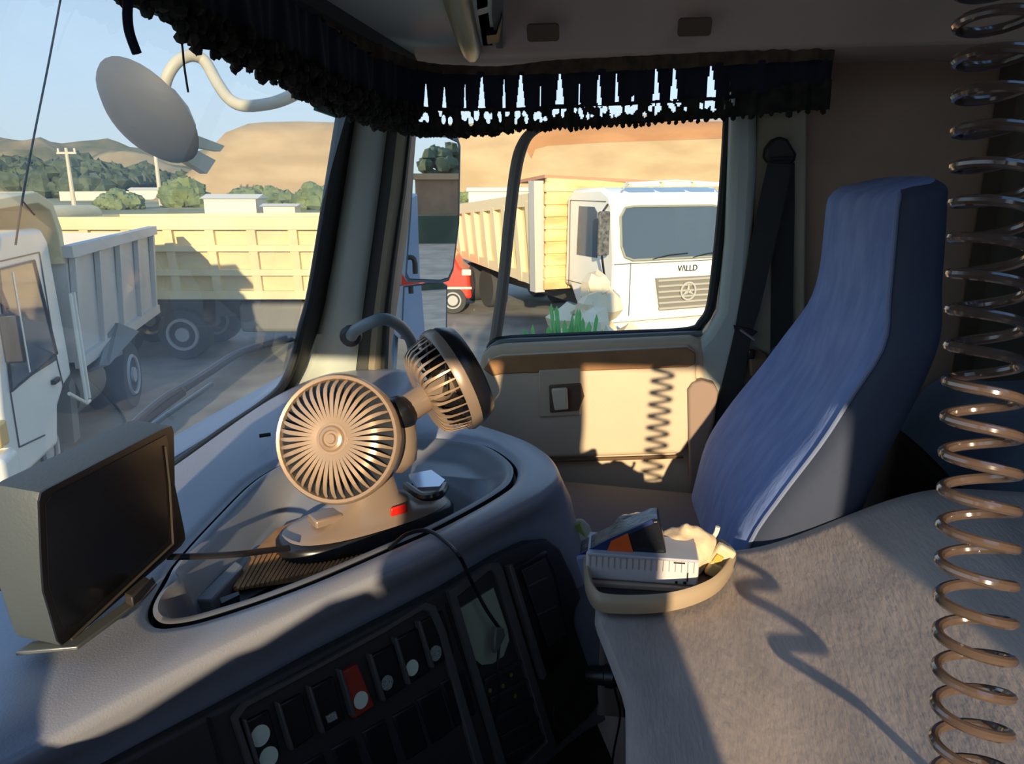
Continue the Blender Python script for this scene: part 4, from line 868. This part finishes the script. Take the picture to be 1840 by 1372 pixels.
def fanhead(c_, ax, rad, nm):
    ax = ax.normalized(); u_ = ax.orthogonal().normalized(); v_ = ax.cross(u_)
    if nm == 0: hs = M().lathe([(rad*.45, -.050), (rad*.8, -.046), (rad*.98, -.034), (rad*1.0, -.012), (rad*.99, -.004)], c_, ax, 48, cap=True)
    else: hs = M().lathe([(rad*.5, -.070), (rad*.9, -.062), (rad*1.0, -.045), (rad*1.0, -.030), (rad*.97, -.026)], c_, ax, 48, cap=True)
    hd = hs.build('fan_head', fanbk, fan, angle=60, label='round fan head facing the driver\'s side' if nm == 0 else 'fan head turned towards the windscreen')
    d0 = -.004 if nm == 0 else -.028
    M().lathe([(rad*1.02, d0-.010), (rad*1.035, d0), (rad*1.0, d0+.006), (rad*.95, d0+.005), (rad*.92, d0-.002), (rad*.93, d0-.010), (rad*1.02, d0-.010)], c_, ax, 48, cap=False).build('front_ring', fang if nm == 0 else fanb, hd)
    hr = rad*.25; fz_ = .016
    M().lathe([(0, fz_+.003), (rad*.07, fz_+.003), (rad*.085, fz_), (rad*.12, fz_), (rad*.135, fz_+.003), (rad*.18, fz_+.002), (rad*.21, fz_-.001), (hr, fz_-.001), (hr*1.05, fz_-.005), (hr*.9, fz_-.008)], c_, ax, 32, cap=False).build('hub_cap', fang, hd)
    b = M(); n_ = 40 if nm == 0 else 34
    for i in range(n_):
        a = 2*math.pi*i/n_; path = []
        for k_, (rr, hh) in enumerate([(.22, fz_-.003), (.45, fz_-.001), (.70, fz_-.002), (.86, fz_-.009) if nm == 0 else (.86, .004), (.95, d0)]):
            aa = a+.10*math.sin(rr*2.4)
            path.append(c_+ax*hh+(u_*math.cos(aa)+v_*math.sin(aa))*rad*rr)
        pp = cr(path, 9)
        rings = []
        for k_, p in enumerate(pp):
            tt_ = (pp[min(k_+1, 8)]-pp[max(k_-1, 0)]).normalized(); sd_ = tt_.cross(ax).normalized(); w__ = .0010+.0016*math.sin(math.pi*min(1, (k_+1)/9))
            rings.append([p+sd_*w__+ax*.001, p-sd_*w__+ax*.001, p-sd_*w__*.6-ax*.0035, p+sd_*w__*.6-ax*.0035])
        b.loft(rings, True, True, True)
    b.build('grille', fang, hd, angle=50)
    b = M()
    for i in range(7):
        a = 2*math.pi*i/7; rings = []
        for rr in (.18, .4, .65, .86):
            d_ = .35*rr
            p1 = c_-ax*.004+(u_*math.cos(a+d_)+v_*math.sin(a+d_))*rad*rr; p2 = c_-ax*.022+(u_*math.cos(a+d_+.62)+v_*math.sin(a+d_+.62))*rad*rr
            rings.append([p1, p2, p2-ax*.0015, p1-ax*.0015])
        b.loft(rings, True, True, True)
    b.build('impeller', fanb if nm == 0 else fanbk, hd, angle=50)
    M().lathe([(0, 0), (rad*.2, 0), (rad*.2, -.04), (0, -.04)], c_, ax, 20, cap=False).build('motor', fanbk, hd)
    return hd
f1 = ray(604, 788).normalized()*.985; f2c = ray(776, 700).normalized()*1.06
fanhead(f1, -R*.16-F*.98+U*.08, .0815, 0)
ax2 = (-R*.84-U*.46-F*.26).normalized()
fanhead(f2c, ax2, .0755, 1)
hp = ray(716, 745).normalized()*1.02
M().ell(hp, (.026, .026, .026), 16, 12).build('hinge', fanbk, fan)
M().tube([f1+F*.03, hp], lambda u: .03-.008*u, 14).build('head_arm', fanb, fan); M().tube([hp, f2c-ax2*.045], .02, 14).build('head_arm', fanb, fan)
M().tube(cr([cm+ad*.02+Vector((0, 0, .14)), hp+Vector((0, 0, -.06)), hp], 12), .022, 14).build('neck', fanb, fan)

# ================================================================ COVER, BIN, SEAT, COIL
def cz(x, y):
    u = max(0, min(1, (-.16-y)/.30)); u = u*u*(3-2*u); z = -.506+.112*u
    n_ = noise.noise(Vector((x*5, y*6, 2)))*.004+noise.noise(Vector((x*18, y*3, 5)))*.0012
    return z+n_
cov = mat('cover_cloth', (188, 172, 160), .92, rgb2=(168, 154, 144), vs=7, bump=.35, bs=60, stretch=(1, 4, 1))
g = []
for i in range(61):
    x = -.30+1.30*i/60; row = []
    for j in range(71):
        yl = -.030+.036*max(0, min(1, (x-.66)/.14)); y = yl-(1.02+yl)*j/70; row.append(Vector((x, y, cz(x, y))))
    g.append(row)
for r_ in g: r_.insert(0, r_[0]+Vector((0, .006, -.01))); r_.insert(0, r_[0]+Vector((0, -.12, -.30)))
e1 = [p+Vector((.012, 0, -.010)) for p in g[-1]]; e2 = [p+Vector((.016, 0, -.30)) for p in g[-1]]
tag(M().loft(g+[e1, e2], closed=False).build('engine_cover', cov, angle=60), 'brown-beige cloth covered engine tunnel between the seats', 'engine cover')
_o = bpy.data.objects['engine_cover']; mo = _o.modifiers.new('s', 'SOLIDIFY'); mo.thickness = .01; mo.offset = -1

# bin with a rolled rim
rimp = [(1052, 1020), (1060, 1055), (1090, 1074), (1200, 1072), (1280, 1046), (1316, 1008), (1314, 984), (1280, 966), (1200, 958), (1120, 956), (1070, 962), (1054, 985)]
rm = cr([P(px, py, z=-.478) for px, py in rimp], 72, True); rc_ = sum(rm, Vector())/len(rm)
tr = thing('oddments_bin', (rc_.x, rc_.y, -.53), 'open beige-rimmed bin full of odds and ends beside the passenger seat', 'bin')
rimm = mat('rim_beige', (176, 156, 128), .4)
M().loft([[p.lerp(rc_, .0)+Vector((0, 0, -.020)) for p in rm], [p.lerp(rc_, -.02)+Vector((0, 0, -.014)) for p in rm], [p.lerp(rc_, -.03)+Vector((0, 0, -.006)) for p in rm], [p.lerp(rc_, -.015)+Vector((0, 0, .001)) for p in rm], [p.lerp(rc_, .03)+Vector((0, 0, .004)) for p in rm], [p.lerp(rc_, .07)+Vector((0, 0, .0)) for p in rm], [p.lerp(rc_, .08)+Vector((0, 0, -.010)) for p in rm]]).build('rim', rimm, tr, angle=60)
M().loft([[p.lerp(rc_, .08)+Vector((0, 0, -.008)) for p in rm], [p.lerp(rc_, .12)+Vector((0, 0, -.022)) for p in rm], [p.lerp(rc_, .9)+Vector((0, 0, -.024)) for p in rm]], True, False, True).build('basin', darkp, tr, angle=60)
bz = -.508
def slab(name, x0, x1, pxa, pxb, z0, z1, m, lab, cat, yaw=0, bevel=.002):
    a = P(pxa, 1040, x=x0).y; b_ = P(pxb, 1040, x=x0).y
    o = M().b2((x0, a, z0), (x1, b_, z1)).build(name, m, bevel=bevel); o.rotation_euler.z = yaw
    return tag(o, lab, cat)
slab('clipboard', .862, .95, 1062, 1262, bz, bz+.005, darkp, 'thin black board at the bottom of the pile in the bin', 'board', .03)
slab('notebook', .866, .95, 1060, 1254, bz+.006, bz+.014, mat('card_tan', (190, 164, 140), .7), 'tan thin notebook under the white folder in the bin', 'notebook', .03)
fo = thing('white_folder', (.92, P(1150, 1040, x=.868).y, bz+.015), 'white ribbed plastic folder lying in the bin, facing the driver', 'folder')
wf = mat('folder_white', (214, 206, 204), .5)
ya, yb = P(1052, 1030, x=.868).y, P(1256, 1030, x=.868).y
M().b2((.870, ya, bz+.015), (.925, yb, bz+.052)).build('body', wf, fo, bevel=.003)
b = M()
for i in range(18): y = ya+(yb-ya)*(i+.7)/18.5; b.b2((.8685, y-.0004, bz+.034), (.870, y+.0004, bz+.050))
b.build('rib', mat('rib_grey', (160, 154, 156), .6), fo, smooth=False)
M().b2((.866, ya-.002, bz+.050), (.927, yb+.002, bz+.054)).build('lid', mat('lid_grey', (176, 178, 188), .5), fo, bevel=.001)
b = M(); yy = P(1236, 1030, x=.868).y
b.b2((.8683, yy-.0008, bz+.022), (.870, yy+.0008, bz+.034)).b2((.8683, yy+.004, bz+.046), (.870, yy+.018, bz+.0475)).b2((.8683, yy+.012, bz+.018), (.870, yy+.015, bz+.021)).b2((.8683, yy+.001, bz+.018), (.870, yy+.005, bz+.021))
b.build('print_mark', blackp, fo, smooth=False); 
# dark packet with orange corner
pkx = .878
t = thing('packet', P(1120, 995, x=pkx), 'glossy black and navy packet with an orange end lying on the white folder', 'packet')
pq = [(1040, 996), (1098, 966), (1172, 934), (1186, 934), (1198, 996)]
M().prism([P(px, py, x=pkx) for px, py in pq], (.04, 0, .0)).build('body', mat('packet_black', (26, 28, 34), .22, bump=.5, bs=40), t, bevel=.003)
M().prism([P(px, py, x=pkx-.0015) for px, py in [(1040, 996), (1098, 966), (1172, 934), (1174, 940), (1130, 960), (1094, 976), (1088, 996)]], (.002, 0, 0)).build('navy_edge', mat('packet_navy', (30, 48, 96), .35), t, smooth=False)
M().prism([P(px, py, x=pkx-.0025) for px, py in [(1088, 996), (1098, 972), (1128, 958), (1139, 996)]], (.002, 0, 0)).build('orange_label', mat('packet_orange', (214, 88, 26), .5), t, smooth=False)
# bubble wrap bag
random.seed(2)
def lump(name, m, parts, lab, cat, sub=1, jit=.12, seed=1, parent=None):
    random.seed(seed); b = M()
    for c_, r_ in parts: b.ell(c_, r_, 18, 12, jit)
    o = b.build(name, m, parent, angle=180)
    if len(parts) > 1:
        rmz = o.modifiers.new('r', 'REMESH'); rmz.mode = 'VOXEL'; rmz.voxel_size = .0035; rmz.use_smooth_shade = True
    d = o.modifiers.new('sm', 'SMOOTH'); d.iterations = 3; return tag(o, lab, cat) if lab else o
clr = mat('clear_film', (170, 166, 158), .18, bump=1.0, bs=90, rgb2=(110, 104, 96), vs=70)
lump('plastic_bag', clr, [(P(1142, 955, x=.985), (.03, .034, .026)), (P(1120, 962, x=.985), (.03, .022, .02)), (P(1168, 960, x=.985), (.03, .02, .02))], 'crinkled clear plastic bag behind the dark packet', 'bag', jit=.1, seed=3)
glv = mat('glove_cloth', (220, 196, 162), .85, bump=.6, bs=50)
lump('work_glove', glv, [(P(1222, 985, x=.93), (.025, .024, .022)), (P(1245, 1000, x=.93), (.024, .018, .028)), (P(1262, 985, x=.935), (.02, .016, .024)), (P(1215, 965, x=.94), (.02, .02, .012)), (P(1250, 968, x=.94), (.016, .012, .018)), (P(1232, 962, x=.94), (.012, .009, .018)), (P(1275, 975, x=.94), (.014, .01, .012))], 'crumpled pale cloth glove beside the packet', 'glove', jit=.14, seed=6)
t = thing('adapter', P(1288, 1010, x=.925), 'small cream and clear plastic adapter at the bin\'s end', 'adapter')
rz = Matrix.Rotation(.5, 3, 'X')
M().box(P(1296, 1000, x=.925), (.014, .026, .034), rot=rz).build('body', mat('adapter_clear', (206, 196, 160), .25), t, bevel=.004, seg=3)
M().box(P(1282, 1022, x=.918), (.012, .018, .02), rot=rz).build('plug', mat('adapter_cream', (232, 214, 150), .4), t, bevel=.003)
M().box(P(1290, 1004, x=.916), (.004, .010, .012), rot=rz).build('label', mat('adapter_gold', (206, 170, 80), .4), t, smooth=False)
tag(M().tube(cr([P(1262, 975, x=.95), P(1275, 972, x=.95), P(1286, 958, x=.95), P(1290, 946, x=.95)], 12), .0035, 7).build('cable_tie', mat('tie_white', (226, 220, 206), .5)), 'white strap end standing up out of the bin', 'strap')
lump('crumpled_paper', mat('paper_pale', (206, 204, 186), .8), [(P(1020, 985, x=1.14), (.03, .04, .035)), (P(1038, 972, x=1.14), (.02, .026, .04)), (P(1050, 996, x=1.14), (.02, .022, .02))], 'crumpled pale paper bag behind the dashboard corner', 'paper', jit=.1, seed=8)
tag(M().prism([P(px, py, x=1.10) for px, py in [(1030, 945), (1042, 940), (1046, 952), (1054, 966), (1040, 956)]], (.01, 0, 0)).build('green_wrapper', mat('wrapper_green', (146, 170, 84), .6)), 'small green wrapper on top of the pale paper', 'wrapper')
tag(M().prism([P(px, py, x=.90) for px, py in [(1036, 1005), (1052, 1000), (1090, 1072), (1060, 1080)]], (.01, 0, 0)).build('blue_folder', mat('folder_blue', (128, 140, 176), .6)), 'blue-grey card edge between dashboard and white folder', 'card')

# ---- seats
blue = mat('seat_blue', (132, 154, 204), .9, rgb2=(116, 138, 190), vs=14, bump=.5, bs=26, stretch=(3, 1, 1))
sdark = mat('seat_flank_shaded', (60, 68, 86), .9, bump=.4, bs=30); cush = mat('seat_cushion', (96, 98, 108), .9, bump=.3, bs=120)  # flank darkened in its base colour to stand for shade
SEC = [(-.74, 1.02, 1.52, -.13, -.33), (-.60, 1.01, 1.53, -.155, -.36), (-.50, 1.01, 1.53, -.175, -.375), (-.42, 1.0, 1.52, -.215, -.385), (-.34, 1.0, 1.50, -.265, -.405), (-.27, 1.0, 1.47, -.300, -.425), (-.20, 1.00, 1.44, -.335, -.435), (-.14, 1.03, 1.425, -.345, -.438), (-.08, 1.035, 1.42, -.345, -.435), (-.03, 1.04, 1.42, -.345, -.432), (-.012, 1.045, 1.41, -.348, -.43), (-.002, 1.065, 1.38, -.356, -.418)]
def seat_ring(z, x0, x1, yf, yb, n=48, dz=.012):
    cx, cy, a, b_ = (x0+x1)/2, (yf+yb)/2, (x1-x0)/2, (yf-yb)/2; out = []
    for i in range(n):
        th_ = 2*math.pi*i/n; c_, s_ = math.cos(th_), math.sin(th_); e_ = 3.4
        x = cx+a*abs(c_)**(2/e_)*(1 if c_ > 0 else -1); y = cy+b_*abs(s_)**(2/e_)*(1 if s_ > 0 else -1)
        if s_ > .2 and z < -.2: y -= .022*max(0, 1-((x-cx)/(a*.8))**2)*(1 if z > -.65 else .3)      # hollow between the side bolsters
        out.append(Vector((x, y, z-dz*s_)))
    return out
def seatfn(dx, dy, dz, t, narrow=1.0, sc=1.0):
    off = Vector((dx, dy, dz)); c_ = Vector((1.25, 0, 0))
    rings = cr([(0, 0, 0)]*2, 2); rs = [seat_ring(*s_) for s_ in SEC]; n = len(rs[0]); dense = []
    for j in range(n): dense.append(cr([r_[j] for r_ in rs], 40))
    R_ = [[Vector(((dense[j][i].x-1.25)*narrow+1.25, dense[j][i].y, dense[j][i].z))+off for j in range(n)] for i in range(40)]
    full = M().loft(R_, True, True, True)
    back = full.build('backrest', blue, t, angle=70)
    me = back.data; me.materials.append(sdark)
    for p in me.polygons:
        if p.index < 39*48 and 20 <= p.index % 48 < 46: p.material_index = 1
    path = [Vector((d_.x, d_.y, d_.z))+off for d_ in [R_[i][20]-off for i in range(4, 38)]]
    M().tube([p+Vector((0, .002, 0)) for p in path], .003, 6).build('piping', mat('piping_grey', (120, 132, 160), .7), t)
    b = M().loft([[Vector((x, y, z))+off for x, y, z in r_] for r_ in (
        [(1.03, -.2, -.80), (1.5, -.2, -.80), (1.5, .28, -.80), (1.03, .28, -.80)], [(1.01, -.2, -.72), (1.52, -.2, -.72), (1.52, .31, -.72), (1.01, .31, -.72)], [(1.01, -.2, -.65), (1.52, -.2, -.65), (1.52, .31, -.63), (1.01, .31, -.63)], [(1.05, -.2, -.625), (1.48, -.2, -.625), (1.48, .28, -.605), (1.05, .28, -.605)])], True, True, True)
    b.build('cushion', cush, t, bevel=.02, seg=4)
    M().loft([[Vector((1.08+.36*i, -.2+.4*j, -1.44))+off for i, j in ((0, 0), (1, 0), (1, 1), (0, 1))], [Vector((1.1+.32*i, -.15+.32*j, -.80))+off for i, j in ((0, 0), (1, 0), (1, 1), (0, 1))]], True, True, True).build('pedestal', darkp, t)
st = thing('passenger_seat', (1.26, -.1, -1.44), 'passenger seat with a tall blue fabric cover and a flank shaded by colour', 'seat'); seatfn(0, 0, 0, st)
M().prism([P(px, py, x=1.545) for px, py in [(1240, 925), (1236, 700), (1244, 688), (1262, 684), (1284, 690), (1291, 704), (1284, 760), (1262, 830), (1250, 925)]], (.035, 0, 0)).build('armrest', mat('armrest_beige', (150, 128, 112), .8), st, bevel=.010, seg=3)
st2 = thing('added_driver_seat', (-.26, -.0, -1.44), 'added driver seat out of view, placed to shade the passenger door', 'seat'); seatfn(-1.47, .24, .04, st2, .82)  # unseen seat, shifted and raised to block sun from the passenger door
tag(M().prism([(-.485, y, z) for y, z in ((-.15, .22), (-.08, .22), (-.05, .04), (.075, -.06), (.08, -.36), (-.05, -.37), (-.27, -.36), (-.27, -.13), (-.2, .0))], (.025, 0, 0)).build('shadow_blocker', mat('blocker_dark', (60, 62, 70), .9), bevel=.01), 'added dark blocker at the driver window, casting the shadow of the camera holder', 'shadow_blocker')  # added unseen, outline cut to throw the shadow of whoever holds the camera
# ---- seat belt
bm2 = mat('belt_webbing', (50, 52, 50), .8, bump=.3, bs=400)
t = thing('seat_belt', P(1400, 280, x=1.58), 'dark seat belt hanging from its pillar loop behind the passenger door', 'seat belt')
M().prism([P(px, py, x=1.565) for px, py in [(1374, 282), (1376, 266), (1388, 250), (1402, 244), (1416, 250), (1432, 276), (1430, 290), (1420, 296), (1382, 294)]], (.03, 0, 0)).build('loop', mat('loop_dark', (36, 34, 32), .5), t, bevel=.006, seg=3)
M().tube([P(1385, 286, x=1.56), P(1424, 284, x=1.56)], .004, 8).build('loop_bar', rubber, t)
def webbing(pts, wpx, x, m=bm2):
    L_ = []; Rr = []
    for (px, py), w_ in zip(pts, wpx): L_.append(P(px-w_/2, py, x=x)); Rr.append(P(px+w_/2, py, x=x))
    L_ = cr(L_, 20); Rr = cr(Rr, 20); d = Vector((.0015, 0, 0))
    return M().loft([[a, b_, b_+d, a+d] for a, b_ in zip(L_, Rr)], True, True, True)
webbing([(1402, 290), (1383, 380), (1362, 480), (1345, 560), (1334, 604), (1316, 690), (1290, 780), (1262, 860), (1256, 900)], [44, 46, 42, 38, 32, 38, 34, 26, 20], 1.568).build('diagonal_strap', bm2, t)
webbing([(1412, 292), (1408, 380), (1406, 480), (1405, 560), (1405, 640)], [32, 40, 40, 40, 42], 1.590).build('vertical_strap', bm2, t)
M().prism([P(px, py, x=1.562) for px, py in [(1318, 584), (1352, 592), (1362, 596), (1350, 606), (1320, 592)]], (.006, 0, 0)).build('tongue', blackp, t, bevel=.001)
M().tube([P(1330, 592, x=1.559), P(1356, 610, x=1.559)], .003, 6).build('tongue_plate', mat('steel', (190, 190, 184), .3, .8), t)
t = thing('belt_buckle', P(1360, 650, x=1.57), 'brown belt guide block on the pillar behind the seat belt', 'belt guide')
M().prism([P(px, py, x=1.57) for px, py in [(1344, 640), (1366, 630), (1382, 640), (1374, 680), (1348, 678)]], (.025, 0, 0)).build('block', mat('guide_brown', (128, 104, 80), .6), t, bevel=.006)
M().box(P(1350, 636, x=1.562), (.01, .014, .02)).build('button', blackp, t, bevel=.003)
tag(M().prism([P(px, py, x=1.57) for px, py in [(1388, 628), (1420, 618), (1416, 670), (1384, 676)]], (.03, 0, 0)).build('blue_bag', mat('bag_blue', (62, 92, 122), .6), bevel=.008), 'small blue pouch tucked behind the seat by the belt', 'pouch')

# ---- bunk and things behind the seat
t = thing('bunk', (.6, -1.0, -.62), 'bunk mattress under blue-grey bedding behind the seats', 'bunk')
bl_ = mat('bedding', (130, 148, 168), .9, rgb2=(100, 118, 142), vs=5, bump=.4, bs=12)
g = []
for i in range(31):
    row = []
    for j in range(19):
        x = -.5+2.1*i/30; y = -.60-.74*j/18; ed = min(1, j/2.0); row.append(Vector((x, y, -.50+.13*math.sqrt(ed)+.014*noise.noise(Vector((x*5, y*5, 0))))))
    g.append(row)
M().loft(g, closed=False).build('bedding', bl_, t, angle=180)
M().b2((-.5, -1.34, -.75), (1.6, -.60, -.50)).build('mattress', darkp, t, bevel=.02)
t = thing('bag', (1.25, -1.05, -.36), 'black holdall lying on the bunk at the right edge', 'bag')
M().box((1.25, -1.08, -.24), (.6, .3, .22)).build('body', mat('bag_black', (22, 22, 26), .8, bump=.4, bs=20), t, bevel=.06, seg=4)
M().tube(cr([P(1795, 640, y=-.90), P(1806, 590, y=-.9), P(1826, 600, y=-.9), P(1850, 640, y=-.9)], 14), .012, 8).build('strap', blackp, t)
tag(M().prism([P(px, py, y=-.72) for px, py in [(1724, 714), (1738, 710), (1770, 712), (1796, 724), (1792, 734), (1766, 732), (1740, 724)]], (0, -.01, .0)).build('plastic_scoop', mat('scoop_white', (190, 196, 204), .4), bevel=.002), 'pale leaf-shaped plastic piece on the bunk behind the coiled hose', 'scoop')
struct(M().b2((1.52, -1.35, -.9), (1.64, -.70, .45)).build('trim_6', mat('side_cloth', (92, 84, 70), .9, var=.08, vs=3), bevel=.02))

# ---- coiled air hose
ctrl = [ray(*q)*.52 for q in [(1812, -130), (1808, 0), (1794, 260), (1774, 560), (1760, 860), (1746, 1300), (1742, 1400), (1741, 1500)]]
n_t = 25; NPT = n_t*28
ax_pts = cr(ctrl, 400)
# arc-length table with pitch stretched towards the top
al_ = [0]
for a, b_ in zip(ax_pts, ax_pts[1:]): al_.append(al_[-1]+(b_-a).length)
def axp(u):
    s_ = u*al_[-1]; k_ = 0; lo, hi = 0, 398
    while lo < hi:
        mi = (lo+hi+1)//2
        if al_[mi] <= s_: lo = mi
        else: hi = mi-1
    return ax_pts[lo].lerp(ax_pts[lo+1], (s_-al_[lo])/max(1e-9, al_[lo+1]-al_[lo]))
coil = []
rad0 = .0225
for i in range(NPT+1):
    u = i/NPT; c_ = axp(u); tt_ = (axp(min(1, u+.01))-axp(max(0, u-.01))).normalized()
    e1_ = tt_.cross(F).normalized(); e2_ = tt_.cross(e1_).normalized(); a = -2*math.pi*(n_t)*u+.6
    rr_ = .031-.0085*min(1, u*2.2); coil.append(c_+e1_*math.cos(a)*rr_+e2_*math.sin(a)*rr_)
hose = thing('coiled_air_hose', ctrl[-1]+Vector((0, 0, -.0)), 'black spiral air hose hanging from the roof at the right', 'hose')
hm_ = mat('hose_black', (92, 76, 66), .16, spec=.9, coat=.5)
M().tube(coil, .0038, 10).build('spiral', hm_, hose)
top = coil[0]; M().tube(cr([top, top+Vector((0, .0, .05)), Vector((top.x+.02, top.y, .62))], 12), .0038, 8).build('top_lead', hm_, hose)
bt_ = coil[-1]; M().tube(cr([bt_, bt_+Vector((0, -.02, -.02)), Vector((bt_.x, bt_.y-.05, -.50))], 10), .0038, 8).build('bottom_lead', hm_, hose)
M().lathe([(.008, 0), (.008, .03), (.006, .03)], Vector((top.x+.02, top.y, .60)), (0, 0, 1), 12).build('fitting', mat('steel', (0, 0, 0)), hose)
# ---- steering wheel (driver's side)
sc_ = Vector((-.20, .36, -.36)); sa = Vector((0, -.62, .78)).normalized(); u_ = Vector((1, 0, 0)); v_ = sa.cross(u_)
t = thing('steering_wheel', sc_+Vector((0, .1, -.12)), 'black steering wheel in front of the driver seat', 'steering wheel')
M().tube([sc_+(u_*math.cos(a*math.pi/24)+v_*math.sin(a*math.pi/24))*.22 for a in range(48)], .014, 10, closed=True).build('rim', blackp, t)
for a in (20, 160, 270): a = math.radians(a); M().tube([sc_, sc_+(u_*math.cos(a)+v_*math.sin(a))*.21], .012, 8).build('spoke', blackp, t)
M().lathe([(.07, -.02), (.08, 0), (.06, .02)], sc_, sa, 24).build('hub', darkp, t); M().tube([sc_, sc_-sa*.2], .03, 10).build('column', darkp, t)

# lift everything so that the yard lies at z = 0
for o in list(col.objects):
    if o.parent is None and o.type in ('MESH', 'EMPTY'): o.location.z += CZ
